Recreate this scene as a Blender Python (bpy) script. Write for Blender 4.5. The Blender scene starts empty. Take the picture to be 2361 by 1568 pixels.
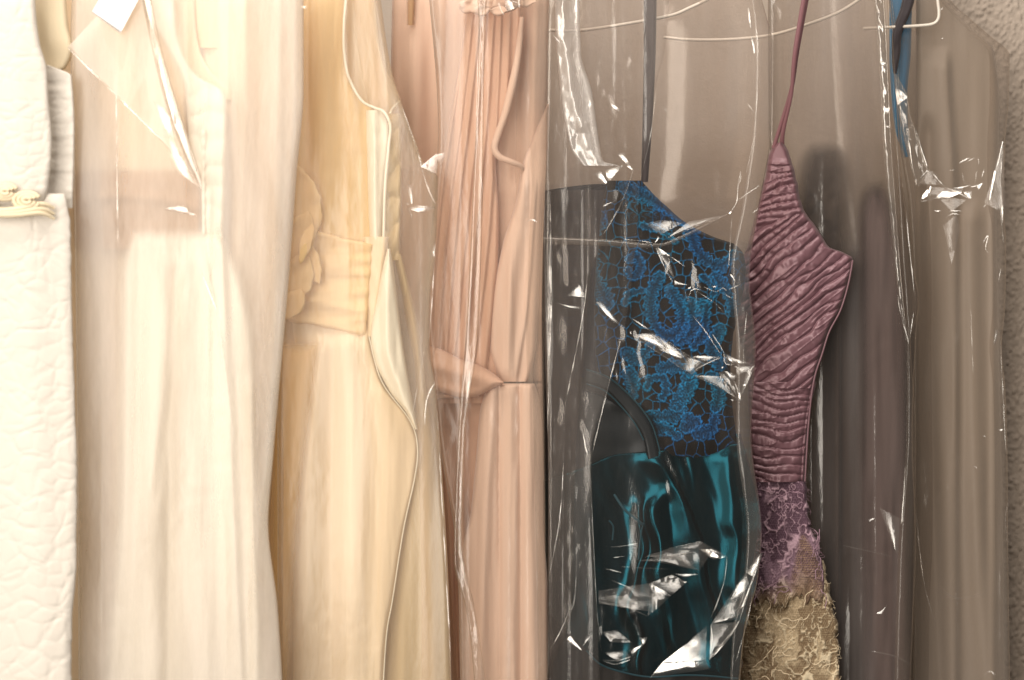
import bpy, math
import numpy as np
from mathutils import Vector

# ------------------------------------------------------------------ camera, light, exposure
SC = bpy.context.scene
COL = SC.collection
CY, CZ, KW = -2.6, 1.3, 1.2 / 2361.0
cam_d = bpy.data.cameras.new("camera"); cam = bpy.data.objects.new("camera", cam_d); COL.objects.link(cam)
cam.location = (0, CY, CZ); cam.rotation_euler = (math.radians(90), 0, 0)
cam_d.sensor_width = 36; cam_d.lens = 36 * 2.6 / 1.2; cam_d.clip_end = 50
cam_d.dof.use_dof = True; cam_d.dof.focus_distance = 2.68; cam_d.dof.aperture_fstop = 4.5
SC.camera = cam
W = bpy.data.worlds.new("World"); SC.world = W; W.use_nodes = True
bg = W.node_tree.nodes["Background"]; bg.inputs[0].default_value = (1.0, 0.88, 0.76, 1); bg.inputs[1].default_value = 0.11
def area(name, loc, aim, sx, sy, power, col):
    l = bpy.data.lights.new(name, 'AREA'); l.shape = 'RECTANGLE'; l.size = sx; l.size_y = sy
    l.energy = power; l.color = col
    o = bpy.data.objects.new(name, l); COL.objects.link(o); o.location = loc
    o.rotation_euler = (Vector(aim) - Vector(loc)).to_track_quat('-Z', 'Y').to_euler()
    return o
KEY = (-1.0, -2.35, 1.75)
area("window_light", KEY, (-0.5, 0, 1.3), 1.3, 2.4, 66, (1.0, 0.94, 0.87))
area("left_fill_light", (-1.6, -1.45, 1.2), (-0.3, -0.1, 1.15), 1.1, 1.8, 13, (1.0, 0.91, 0.79))  # unseen fill lamp added to brighten the left dresses
area("overhead_fill_light", (0.0, -0.95, 3.1), (0.0, 0.3, 1.5), 2.4, 0.9, 45, (1.0, 0.93, 0.86))  # added soft fill from above, standing in for ceiling bounce
SC.view_settings.view_transform = 'Standard'; SC.view_settings.look = 'None'
SC.view_settings.exposure = 0.0; SC.view_settings.gamma = 1.0
SC.cycles.transparent_max_bounces = 40; SC.cycles.max_bounces = 10
SC.cycles.caustics_reflective = False; SC.cycles.caustics_refractive = False
SC.cycles.sample_clamp_indirect = 4

# ------------------------------------------------------------------ numpy helpers
def srgb(r, g, b):
    f = lambda c: c / 12.92 if c <= 0.04045 else ((c + 0.055) / 1.055) ** 2.4
    return tuple(f(c / 255.0) for c in (r, g, b))
def h2(i, j, s):
    n = (i.astype(np.int64) * 374761393 + j.astype(np.int64) * 668265263 + s * 1442695041) & 0xFFFFFFFF
    n = ((n ^ (n >> 13)) * 1274126177) & 0xFFFFFFFF
    n = ((n ^ (n >> 16)) * 2246822519) & 0xFFFFFFFF
    return ((n ^ (n >> 15)) & 0xFFFFFF) / float(0xFFFFFF)
def vn(x, y, s=0):                       # smooth value noise, -1..1
    i, j = np.floor(x), np.floor(y); a, b = x - i, y - j
    a = a * a * a * (a * (a * 6 - 15) + 10); b = b * b * b * (b * (b * 6 - 15) + 10)
    v = (h2(i, j, s) * (1 - a) + h2(i + 1, j, s) * a) * (1 - b) + (h2(i, j + 1, s) * (1 - a) + h2(i + 1, j + 1, s) * a) * b
    return v * 2 - 1
def tn(x, y, s=0):                       # triangulated noise: flat facets with sharp creases
    x = x + 0.35 * vn(x * 0.6, y * 0.6, s + 91); y = y + 0.35 * vn(x * 0.6, y * 0.6, s + 92)
    x = x + y * 0.31
    i, j = np.floor(x), np.floor(y); a, b = x - i, y - j
    v00, v10, v01, v11 = h2(i, j, s), h2(i + 1, j, s), h2(i, j + 1, s), h2(i + 1, j + 1, s)
    lo = v00 + a * (v10 - v00) + b * (v11 - v10); hi = v00 + b * (v01 - v00) + a * (v11 - v01)
    return np.where(a > b, lo, hi) * 2 - 1
def fbm(x, y, s=0, o=3):
    return sum(vn(x * 2 ** k, y * 2 ** k, s + 7 * k) / 2 ** k for k in range(o))
def worley(x, y, s=0, jit=0.85):
    i0, j0 = np.floor(x), np.floor(y); f1 = np.full(x.shape, 9.0); f2 = f1.copy()
    for di in (-1, 0, 1):
        for dj in (-1, 0, 1):
            i, j = i0 + di, j0 + dj
            d = np.hypot(i + .5 + jit * (h2(i, j, s) - .5) - x, j + .5 + jit * (h2(i, j, s + 3) - .5) - y)
            f2 = np.minimum(f2, np.maximum(f1, d)); f1 = np.minimum(f1, d)
    return f1, f2
def sstep(a, b, x):
    t = np.clip((x - a) / (b - a), 0, 1); return t * t * (3 - 2 * t)
def interp(pts, y, ax=1):
    p = sorted(pts, key=lambda q: q[ax]); ys = [q[ax] for q in p]; xs = [q[1 - ax] for q in p]
    if len(p) < 3: return np.interp(y, ys, xs)
    # monotone-ish cubic through the points
    ys = np.array(ys, float); xs = np.array(xs, float); d = np.diff(xs) / np.maximum(np.diff(ys), 1e-6)
    m = np.zeros(len(xs)); m[0], m[-1] = d[0], d[-1]
    for k in range(1, len(xs) - 1): m[k] = 0 if d[k - 1] * d[k] <= 0 else 2 * d[k - 1] * d[k] / (d[k - 1] + d[k])
    y = np.clip(y, ys[0], ys[-1]); k = np.clip(np.searchsorted(ys, y) - 1, 0, len(ys) - 2)
    h = ys[k + 1] - ys[k]; t = (y - ys[k]) / h
    return (2*t**3-3*t**2+1)*xs[k] + (t**3-2*t**2+t)*h*m[k] + (-2*t**3+3*t**2)*xs[k+1] + (t**3-t**2)*h*m[k+1]
def arc(pts, n, smooth=True):
    p = np.array(pts, float)
    if smooth and len(p) > 2:
        q = [p[0]]
        for k in range(len(p) - 1):
            a, b, c, d = p[max(k - 1, 0)], p[k], p[k + 1], p[min(k + 2, len(p) - 1)]
            for t in np.linspace(0, 1, 9)[1:]:
                q.append(.5 * (2*b + (c - a)*t + (2*a - 5*b + 4*c - d)*t*t + (3*b - a - 3*c + d)*t**3))
        p = np.array(q)
    s = np.r_[0, np.cumsum(np.linalg.norm(np.diff(p, axis=0), axis=1))]
    t = np.linspace(0, s[-1], n)
    return np.stack([np.interp(t, s, p[:, k]) for k in range(p.shape[1])], 1)
def world(x, y, Y):                      # a point of the photograph at distance Y (metres behind the rail's middle)
    s = (Y - CY) / 2.6
    return np.stack([(x - 1180.5) * KW * s, Y + 0 * x, CZ + (784 - y) * KW * s], -1)
def pd(X, Y, pts):                       # distance to a polyline and position along it
    best = np.full(X.shape, 1e9); al = np.zeros(X.shape); acc = 0
    p = arc(pts, max(6, len(pts) * 5))
    for (ax, ay), (bx, by) in zip(p[:-1], p[1:]):
        L = math.hypot(bx - ax, by - ay) + 1e-9
        t = np.clip(((X - ax) * (bx - ax) + (Y - ay) * (by - ay)) / L ** 2, 0, 1)
        d = np.hypot(X - ax - t * (bx - ax), Y - ay - t * (by - ay))
        m = d < best; best = np.where(m, d, best); al = np.where(m, acc + t * L, al); acc += L
    return best, al
def folds(X, Y, fl):
    h = 0 * X
    for f in fl:
        pts, amp, w = f[0], f[1], f[2]; kind = f[3] if len(f) > 3 else 'g'
        xc = interp(pts, Y); ys = [q[1] for q in pts]
        fade = sstep(min(ys) - 50, min(ys) + 15, Y) * (1 - sstep(max(ys) - 15, max(ys) + 50, Y))
        d = (X - xc) / w
        if kind == 'g': v = np.exp(-d * d)
        elif kind == 'r': v = np.where(d > 0, np.exp(-(d * 2.6) ** 2), np.exp(-(d * .8) ** 2))   # steep on the right side
        elif kind == 'l': v = np.where(d < 0, np.exp(-(d * 2.6) ** 2), np.exp(-(d * .8) ** 2))
        else: v = np.exp(-np.abs(d) * 1.8)
        h = h + amp * v * fade
    return h

# ------------------------------------------------------------------ mesh building
def mesh_np(name, V, F, mat, parent=None, smooth=True, attrs=None):
    me = bpy.data.meshes.new(name); V = np.asarray(V, np.float32).reshape(-1, 3); F = np.asarray(F, np.int32)
    me.vertices.add(len(V)); me.vertices.foreach_set("co", V.ravel())
    n = F.shape[1]; me.loops.add(F.size); me.loops.foreach_set("vertex_index", F.ravel())
    me.polygons.add(len(F)); me.polygons.foreach_set("loop_start", np.arange(0, F.size, n, dtype=np.int32))
    me.polygons.foreach_set("loop_total", np.full(len(F), n, np.int32))
    me.polygons.foreach_set("use_smooth", np.full(len(F), smooth, bool))
    for k, v in (attrs or {}).items():
        if v.ndim == 2:
            a = me.attributes.new(k, 'FLOAT_COLOR', 'POINT'); a.data.foreach_set("color", np.c_[v, np.ones(len(v))].astype(np.float32).ravel())
        else:
            a = me.attributes.new(k, 'FLOAT', 'POINT'); a.data.foreach_set("value", v.astype(np.float32).ravel())
    me.materials.append(mat); me.update(calc_edges=True); me.validate()
    o = bpy.data.objects.new(name, me); COL.objects.link(o)
    if parent is not None:
        o.parent = parent; o.matrix_parent_inverse = parent.matrix_world.inverted()
    return o
def gridF(nv, nu, wrap=False, off=0):
    i, j = np.meshgrid(np.arange(nv - 1), np.arange(nu if wrap else nu - 1), indexing='ij')
    j2 = (j + 1) % nu
    return (np.stack([i * nu + j, i * nu + j2, (i + 1) * nu + j2, (i + 1) * nu + j], -1).reshape(-1, 4) + off)
def sheet(name, A, B, Y, mat, parent=None, h=None, res=4.0, roll=(14, 20), back=0.03, mode='row', jag=0, attrs=None, ends=(0, 0), seed=1, slant=None, fade=0, hem=None):
    """closed shell: a folded front between outline A and outline B, and a plain back; h(X,Y) is relief towards the viewer in photo units"""
    if mode == 'row':
        y0 = max(min(q[1] for q in A), min(q[1] for q in B)); y1 = min(max(q[1] for q in A), max(q[1] for q in B))
        nv = max(4, int((y1 - y0) / res) + 1); yy = np.linspace(y0, y1, nv)
        a = np.stack([interp(A, yy), yy], 1); b = np.stack([interp(B, yy), yy], 1)
    elif mode == 'col':
        x0 = max(min(q[0] for q in A), min(q[0] for q in B)); x1 = min(max(q[0] for q in A), max(q[0] for q in B))
        nv = max(4, int((x1 - x0) / res) + 1); xx = np.linspace(x0, x1, nv)
        a = np.stack([xx, interp(A, xx, 0)], 1); b = np.stack([xx, interp(B, xx, 0)], 1)
    else:
        L = max(np.linalg.norm(np.diff(np.array(q, float), axis=0), axis=1).sum() for q in (A, B))
        nv = max(4, int(L / res) + 1); a = arc(A, nv, mode == 'arc'); b = arc(B, nv, mode == 'arc')
    if jag:
        t = np.arange(nv) * res / 16.0
        a = a + jag * np.stack([vn(t, t * 0, seed + 11), vn(t, t * 0 + 5, seed + 12)], 1)
        b = b + jag * np.stack([vn(t, t * 0, seed + 13), vn(t, t * 0 + 5, seed + 14)], 1)
    wd = np.linalg.norm(b - a, axis=1); nu = max(5, int(wd.max() / res) + 1)
    u = np.linspace(0, 1, nu)[None, :]
    X = a[:, :1] * (1 - u) + b[:, :1] * u; P = a[:, 1:] * (1 - u) + b[:, 1:] * u
    if hem: P = P + hem(X) * sstep(P.max() - 70, P.max(), P)
    H = h(X, P) if h else 0 * X
    if any(q in mat.name for q in ('crepe', 'chiffon', 'organza', 'ivory_satin', 'tan_')):
        H = H + .7 * vn(X / 11 + P / 300, P / 190, 301) + .7 * vn(X / 5.5, P / 80, 302) + 1.2 * vn(X / 30, P / 26, 303) * sstep(.1, .8, vn(X / 120, P / 160, 304))
    rw, rd = roll; de = np.minimum(u, 1 - u) * wd[:, None]
    rr = np.minimum(rw, wd[:, None] * 0.5 + 1e-3)
    e = 1 - np.clip(de / rr, 0, 1); dep = rd * (1 - np.sqrt(np.clip(1 - e * e, 0, 1)))
    v = np.linspace(0, 1, nv)[:, None] * nv * res
    for q, flag in ((v, ends[0]), (nv * res - v, ends[1])):
        if flag:
            e2 = 1 - np.clip(q / flag, 0, 1); dep = dep + rd * (1 - np.sqrt(np.clip(1 - e2 * e2, 0, 1)))
    Yd = Y + (dep - H * (1 - e ** 3)) * KW
    if slant is not None: Yd = Yd + slant(X, P)
    if 'film' in mat.name and 'milk' not in (attrs or {}): attrs = {**(attrs or {}), 'milk': lambda a_, b_: np.clip(.75 + .8 * vn(a_ / 30, b_ / 90, 77), .15, 1.4)}
    V = world(X, P, Yd); pts = [V.reshape(-1, 3)]; nb = 5
    if fade: fd = sstep(0, 1, np.minimum(de, np.minimum(v, 1e3)) / fade); fd0 = sstep(0, 1, v / fade)
    Fs = [gridF(nv, nu)]
    at = {k: f(X, P).reshape(-1, 3) if f(X, P).ndim == 3 else f(X, P).ravel() for k, f in (attrs or {}).items()}
    if back:
        t = np.linspace(0, 1, nb + 2)[None, 1:-1]
        Xb = b[:, :1] * (1 - t) + a[:, :1] * t; Pb = b[:, 1:] * (1 - t) + a[:, 1:] * t
        Ye = Yd[:, -1:] * (1 - t) + Yd[:, :1] * t
        Yb = Ye + (back * np.sin(np.pi * t)) * np.clip(wd[:, None] / 120.0, 0.05, 1)
        pts.append(world(Xb, Pb, Yb).reshape(-1, 3)); off = nv * nu
        Fs.append(gridF(nv, nb, off=off))
        i = np.arange(nv - 1)
        Fs.append(np.stack([i * nu + nu - 1, off + i * nb, off + (i + 1) * nb, (i + 1) * nu + nu - 1], -1))
        Fs.append(np.stack([off + i * nb + nb - 1, i * nu, (i + 1) * nu, off + (i + 1) * nb + nb - 1], -1))
        for k, f in (attrs or {}).items():
            z = f(Xb, Pb); at[k] = np.concatenate([at[k], z.reshape(-1, 3) if z.ndim == 3 else z.ravel()])
    if fade: at['fade'] = np.concatenate([fd.ravel()] + ([(.6 * fd0 * np.sin(np.pi * t)).ravel()] if back else []))
    return mesh_np(name, np.concatenate(pts), np.concatenate(Fs)[:, ::-1], mat, parent, attrs=at)
def tubes_mesh(name, paths, mat, parent=None, sides=7, kind=None, flat=1.0):
    """paths: list of (points [(x,y,Y)...], radius in photo units, number of rings)"""
    Vs, Fs, off = [], [], 0
    for pts, r, n in paths:
        p = arc([(q[0], q[1], q[2] / KW) for q in pts], n)
        c = world(p[:, 0], p[:, 1], p[:, 2] * KW)
        T = np.gradient(c, axis=0); T /= np.linalg.norm(T, axis=1)[:, None] + 1e-12
        N = np.cross(T, np.array([0, 1.0, 0])); N /= np.linalg.norm(N, axis=1)[:, None] + 1e-12
        Bn = np.cross(T, N); a = np.linspace(0, 2 * np.pi, sides, endpoint=False)
        rad = (np.full(n, r) if np.isscalar(r) else np.interp(np.linspace(0, 1, n), np.linspace(0, 1, len(r)), r)) * KW
        V = c[:, None] + rad[:, None, None] * (np.cos(a)[None, :, None] * N[:, None] + flat * np.sin(a)[None, :, None] * Bn[:, None])
        Vs.append(V.reshape(-1, 3)); Fs.append(gridF(n, sides, True, off)); off += n * sides
    o = mesh_np(name, np.concatenate(Vs), np.concatenate(Fs), mat, parent)
    if kind: o['kind'] = kind
    return o
CAMP = np.array([0, CY, CZ])
def facets(name, lst, mat, parent, n=9):
    for f in lst:
        if f[0] is not None and isinstance(f[0], str): strip(name, f[1], f[2], f[3], f[4], mat, parent)
        else: facet(name, [f], mat, parent, n)
def facet(name, lst, mat, parent, n=9):
    """added film slivers on the creases, tilted to KEY to place highlights: list of (3 or 4 outline points, Y, aim, crumple)"""
    Vs, Fs, ws, off = [], [], [], 0
    for k, (p, Y, aim, cr) in enumerate(lst):
        p = list(p) + ([p[-1]] if len(p) == 3 else []); p = np.array(p, float)
        c = p.mean(0); C = world(c[0], c[1], np.float64(Y)); tc = CAMP - C; tc /= np.linalg.norm(tc)
        tl = np.array(KEY) - C; tl /= np.linalg.norm(tl); Hh = tc + tl; Hh /= np.linalg.norm(Hh)
        N = Hh * aim + tc * (1 - aim); N /= np.linalg.norm(N)
        u, v = np.meshgrid(np.linspace(0, 1, n), np.linspace(0, 1, n))
        X = (p[0, 0]*(1-u) + p[1, 0]*u)*(1-v) + (p[3, 0]*(1-u) + p[2, 0]*u)*v
        P = (p[0, 1]*(1-u) + p[1, 1]*u)*(1-v) + (p[3, 1]*(1-u) + p[2, 1]*u)*v
        q1 = world(X, P, 0 * X); d = q1 - CAMP; t = ((C - CAMP) @ N) / (d @ N)
        V = CAMP + d * t[..., None]
        sc = max(8.0, np.ptp(p, axis=0).max() / 3.0)
        big = np.ptp(p, axis=0).max(); rs = [h2(np.float64(q), c[0], 5) for q in (1, 2, 3)]
        V[..., 1] += KW * big * (.05 + .13 * rs[0]) * min(1, max(.2, cr)) * ((u - .25 - .5 * rs[1]) ** 2 + .7 * (v - .25 - .5 * rs[2]) ** 2)
        V[..., 1] += KW * cr * sc * 0.07 * (tn(X / sc, P / sc, 40 + k) + .6 * vn(X / sc * 2.3, P / sc * 2.3, k))
        wt = np.ones(u.shape); hr = [h2(np.float64(q), c[1], 6) for q in range(4)]; fz = .12 * vn(u * 5, v * 5, int(c[0]))
        for q, e in enumerate((u, 1 - u, v, 1 - v)):
            if hr[q] > .42: wt = wt * (.08 + .92 * sstep(0, .18 + .5 * hr[q], e + fz))
        wt = wt * np.clip(.85 + .5 * vn(X / 22, P / 22, 17), .2, 1)  # soft highlight edges put into the reflectance weight
        Vs.append(V.reshape(-1, 3)); Fs.append(gridF(n, n, off=off)); off += n * n; ws.append(wt.ravel())
    return mesh_np(name, np.concatenate(Vs), np.concatenate(Fs), mat, parent, attrs={'milk': np.concatenate(ws)})
def streak(pts, w, Y, aim=1.0, cr=.3):   # a glint drawn along a crease: narrow added strip tilted towards KEY
    return [('strip', np.array(pts, float), w, Y, aim, cr)]
def strip(name, pts, w, Y, aim, mat, parent):
    n = max(4, int(np.linalg.norm(np.diff(pts, axis=0), axis=1).sum() / 9) + 1); p = arc(pts, n, len(pts) > 2)
    C = world(p[:, 0], p[:, 1], 0 * p[:, 0] + Y); T = np.gradient(p, axis=0); T /= np.linalg.norm(T, axis=1)[:, None] + 1e-9
    L = np.linalg.norm(p[-1] - p[0]); t = np.linspace(0, 1, n); ww = w * np.clip(np.minimum(t, 1 - t) * 5 + .25, 0, 1) * (1 + .35 * vn(t * n / 2.5, 0 * t, int(L))) / 2
    mid = C.mean(0); tc = CAMP - mid; tc /= np.linalg.norm(tc); tl = np.array(KEY) - mid; tl /= np.linalg.norm(tl); H = tc + tl; H /= np.linalg.norm(H)
    N = H * aim + tc * (1 - aim); sl = np.array([N[0], -N[2]]) / -N[1]           # slope towards the viewer along +x and +y of the photograph
    sl = sl[None] * (1 + .4 * vn(t * L / 16, 0 * t, int(L) + 5))[:, None]; w = w * .85
    nrm = np.stack([-T[:, 1], T[:, 0]], 1); along = .9 if L < 70 else .25
    d0 = np.r_[0, np.cumsum((np.diff(p, axis=0) * sl[1:]).sum(1) * along)]; d0 -= d0.mean()
    Vs = []
    for k in np.linspace(-1, 1, 4):
        off = nrm * (ww * k)[:, None]; q = p + off
        dep = d0 + (off * sl).sum(1) + .12 * w * (k * k)
        Vs.append(world(q[:, 0], q[:, 1], Y + dep * KW * 1.0))
    V = np.stack(Vs, 1); wt = np.clip(.55 + .9 * vn(t * L / 28, 0 * t, int(L) + 9), .06, 1)
    return mesh_np(name, V.reshape(-1, 3), gridF(n, 4), mat, parent, attrs={'milk': np.repeat(wt, 4)})

# ------------------------------------------------------------------ materials
class NT:
    def __init__(s, name):
        s.m = bpy.data.materials.new(name); s.m.use_nodes = True; s.t = s.m.node_tree; s.t.nodes.clear()
        s.out = s.t.nodes.new('ShaderNodeOutputMaterial')
    def n(s, typ, ins=None, **kw):
        x = s.t.nodes.new(typ)
        for k, v in kw.items(): setattr(x, k, v)
        for k, v in (ins or {}).items():
            if hasattr(v, 'is_output') or isinstance(v, bpy.types.NodeSocket): s.t.links.new(v, x.inputs[k])
            else: x.inputs[k].default_value = v
        return x
    def math(s, op, a, b=0.0, c=0.0):
        return s.n('ShaderNodeMath', {0: a, 1: b, 2: c}, operation=op).outputs[0]
    def mapped(s, sc):
        g = s.n('ShaderNodeNewGeometry')
        return s.n('ShaderNodeMapping', {'Vector': g.outputs['Position'], 'Scale': sc}).outputs[0]
def cloth(name, col, rough=.7, sheen=.3, tl=0.15, metal=0.0, spec=.3, wv=900, wb=.25, var=.12, attr=None, coat=0, wrinkle=0, fade=False):
    k = NT(name); c4 = (*col, 1)
    if attr: base = k.n('ShaderNodeAttribute', attribute_name=attr).outputs['Color']
    else:
        nz = k.n('ShaderNodeTexNoise', {'Vector': k.mapped((9, 9, 2.5)), 'Scale': 1.0, 'Detail': 5.0})
        base = k.n('ShaderNodeMixRGB', {0: k.math('MULTIPLY', nz.outputs[0], 1.0), 1: tuple(c * (1 - var) for c in col) + (1,), 2: tuple(min(1, c * (1 + var)) for c in col) + (1,)}).outputs[0]
    w1 = k.n('ShaderNodeTexWave', {'Vector': k.mapped((1, 1, 1)), 'Scale': wv / 20.0, 'Distortion': 1.5, 'Detail': 2.0}, wave_type='BANDS', bands_direction='X')
    w2 = k.n('ShaderNodeTexNoise', {'Vector': k.mapped((wv, wv, wv * .35)), 'Scale': 1.0, 'Detail': 2.0})
    hsum = k.math('ADD', k.math('MULTIPLY', w1.outputs[1], .15), w2.outputs[0])
    if wrinkle:
        w3 = k.n('ShaderNodeTexNoise', {'Vector': k.mapped((60, 60, 14)), 'Scale': 1.0, 'Detail': 4.0})
        hsum = k.math('ADD', hsum, k.math('MULTIPLY', w3.outputs[0], wrinkle))
    bmp = k.n('ShaderNodeBump', {'Height': hsum, 'Strength': wb, 'Distance': 0.0006}).outputs[0]
    p = k.n('ShaderNodeBsdfPrincipled', {'Base Color': base, 'Roughness': rough, 'Metallic': metal, 'Specular IOR Level': spec,
            'Sheen Weight': sheen, 'Sheen Roughness': .4, 'Sheen Tint': tuple(min(1, c * .5 + .5) for c in col) + (1,), 'Normal': bmp})
    sh = p.outputs[0]
    if tl:
        t = k.n('ShaderNodeBsdfTranslucent', {'Color': base, 'Normal': bmp})
        sh = k.n('ShaderNodeMixShader', {0: tl, 1: sh, 2: t.outputs[0]}).outputs[0]
    if fade:      # border fades to clear, imitating the haze of film in front
        sh = k.n('ShaderNodeMixShader', {0: k.n('ShaderNodeAttribute', attribute_name='fade').outputs['Fac'], 1: k.n('ShaderNodeBsdfTransparent').outputs[0], 2: sh}).outputs[0]
    k.t.links.new(sh, k.out.inputs[0]); return k.m
def film(name, f0=.09, rough=.06, milk=.04, mcol=(.75, .70, .64), tint=(.97, .955, .94), patch=0.0, bump=.25, gain=1.0, attr=False):
    k = NT(name); g = k.n('ShaderNodeNewGeometry')
    n1 = k.n('ShaderNodeTexNoise', {'Vector': k.mapped((34, 34, 10)), 'Scale': 1.0, 'Detail': 5.0, 'Roughness': .6})
    n2 = k.n('ShaderNodeTexNoise', {'Vector': k.mapped((260, 260, 120)), 'Scale': 1.0, 'Detail': 3.0})
    hh = k.math('ADD', n1.outputs[0], k.math('MULTIPLY', n2.outputs[0], .10))
    bmp = k.n('ShaderNodeBump', {'Height': hh, 'Strength': bump, 'Distance': 0.004}).outputs[0]
    dt = k.n('ShaderNodeVectorMath', {0: g.outputs['Normal'], 1: g.outputs['Incoming']}, operation='DOT_PRODUCT').outputs['Value']
    fz = k.math('POWER', k.math('SUBTRACT', 1.0, k.math('ABSOLUTE', dt)), 4.0)
    fr = k.math('MINIMUM', k.math('MULTIPLY_ADD', fz, .75, f0), .9)
    if attr == 2: fr = k.math('MULTIPLY', fr, k.n('ShaderNodeAttribute', attribute_name='milk').outputs['Fac'])
    gl = k.n('ShaderNodeBsdfGlossy', {'Color': (gain, gain * .97, gain * .92, 1), 'Roughness': rough, 'Normal': bmp})
    tr = k.n('ShaderNodeBsdfTransparent', {'Color': (*tint, 1)})
    s1 = k.n('ShaderNodeMixShader', {0: fr, 1: tr.outputs[0], 2: gl.outputs[0]}).outputs[0]
    df = k.n('ShaderNodeBsdfDiffuse', {'Color': (*mcol, 1)}); tt = k.n('ShaderNodeBsdfTranslucent', {'Color': (*mcol, 1)})
    dd = k.n('ShaderNodeMixShader', {0: .45, 1: df.outputs[0], 2: tt.outputs[0]}).outputs[0]
    # cloudiness of the plastic, plus haze and room reflection put into its colour
    n3 = k.n('ShaderNodeTexNoise', {'Vector': k.mapped((14, 14, 2.2)), 'Scale': 1.0, 'Detail': 6.0, 'Roughness': .65})
    cl = k.n('ShaderNodeMapRange', {0: n3.outputs[0], 1: .35, 2: .75, 3: 1 - patch, 4: 1 + 1.5 * patch}).outputs[0]
    mk = k.math('MULTIPLY', cl, milk)
    if attr == 1: mk = k.math('MULTIPLY', mk, k.n('ShaderNodeAttribute', attribute_name='milk').outputs['Fac'])
    sh = k.n('ShaderNodeMixShader', {0: mk, 1: s1, 2: dd}).outputs[0]
    k.t.links.new(sh, k.out.inputs[0]); return k.m
def plain(name, col, rough=.5, spec=.5):
    k = NT(name)
    nz = k.n('ShaderNodeTexNoise', {'Vector': k.mapped((300, 300, 300)), 'Scale': 1.0, 'Detail': 3.0})
    b = k.n('ShaderNodeBump', {'Height': nz.outputs[0], 'Strength': .15, 'Distance': .0004}).outputs[0]
    p = k.n('ShaderNodeBsdfPrincipled', {'Base Color': (*col, 1), 'Roughness': rough, 'Specular IOR Level': spec, 'Normal': b})
    k.t.links.new(p.outputs[0], k.out.inputs[0]); return k.m

M = dict(
    ivory=cloth('ivory_matelasse', srgb(222, 214, 202), .75, .2, .1),
    ivory_yellow=cloth('ivory_lining', srgb(238, 222, 190), .7, .2, .15),
    cream=cloth('cream_crepe', srgb(247, 236, 219), .6, .3, .2, wrinkle=1.5), cream_s=cloth('soft_edge_cream_chiffon', srgb(248, 238, 222), .6, .3, .3, wrinkle=1.5, fade=True), peach_s=cloth('soft_edge_peach_chiffon', srgb(246, 225, 201), .7, .3, .3, wrinkle=1, fade=True),
    tan=cloth('tan_lining', srgb(238, 214, 180), .7, .2, .2, wrinkle=1),
    taupe=cloth('taupe_band', srgb(176, 140, 104), .6, .2, .15, wrinkle=1, fade=True),
    peach=cloth('peach_chiffon', srgb(242, 216, 188), .75, .3, .3, wrinkle=1),
    gold_s=cloth('soft_edge_gold_organza', srgb(246, 210, 150), .6, .4, .3, wrinkle=.8, fade=True), gold=cloth('pale_gold_organza', srgb(254, 221, 170), .6, .4, .3, wrinkle=.8),
    satin=cloth('ivory_satin', srgb(250, 241, 222), .32, .2, .1, spec=.6, wb=.08),
    satin2=cloth('champagne_organza', srgb(252, 228, 196), .45, .3, .2, spec=.5, wb=.1),
    olive=cloth('olive_beige_lining', srgb(212, 190, 148), .5, .3, .15, wrinkle=.8),
    blush=cloth('blush_chiffon', srgb(222, 182, 155), .85, .5, .2, wb=.5, wrinkle=.6),
    blush2=cloth('blush_chiffon_pale', srgb(230, 199, 176), .85, .5, .2, wb=.5, wrinkle=.6),
    navy=cloth('dark_navy_crepe', srgb(30, 30, 42), .7, .2, 0, var=.25),
    black=cloth('black_lining', srgb(14, 11, 12), .45, .1, 0, spec=.4),
    charcoal=cloth('charcoal_strap', srgb(66, 60, 62), .6, .2, 0),
    teal=cloth('dark_teal_satin', (.0006, .038, .054), .20, 0, 0, metal=.9, spec=.5, wb=.05),
    tealdk=cloth('black_teal_satin', (.002, .008, .012), .4, 0, 0, metal=.3, spec=.5, wb=.05),
    cord=cloth('teal_cord', (.002, .045, .065), .5, .2, 0),
    lace=cloth('blue_lace', (0, 0, 0), .75, .15, 0, spec=.25, attr='tint', wb=.4),
    lilac=cloth('two_tone_lace', (0, 0, 0), .85, .2, 0.1, spec=.1, attr='tint', wb=.6),
    thread_l=cloth('lilac_thread', srgb(172, 138, 152), .8, .3, .1),
    thread_c=cloth('cream_thread', srgb(238, 218, 184), .8, .3, .1),
    plum=cloth('mauve_satin', srgb(127, 92, 99), .38, .25, 0, spec=.6, wb=.08, metal=.15),
    plumdk=cloth('mauve_strap', srgb(128, 88, 92), .5, .3, 0),
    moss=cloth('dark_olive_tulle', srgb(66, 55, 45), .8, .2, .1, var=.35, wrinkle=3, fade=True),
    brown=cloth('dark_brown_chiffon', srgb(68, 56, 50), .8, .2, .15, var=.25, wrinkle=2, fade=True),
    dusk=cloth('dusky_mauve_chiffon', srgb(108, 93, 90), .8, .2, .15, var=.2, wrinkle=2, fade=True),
    sand=cloth('sand_taffeta', srgb(158, 144, 129), .5, .3, .1, spec=.5, wrinkle=2),
    azure=cloth('bright_blue_cloth', srgb(36, 120, 168), .5, .2, 0, wrinkle=2),
    wire=plain('white_enamel', srgb(226, 216, 202), .35), paper=plain('white_card', srgb(248, 246, 245), .8, .2),
)
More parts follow.
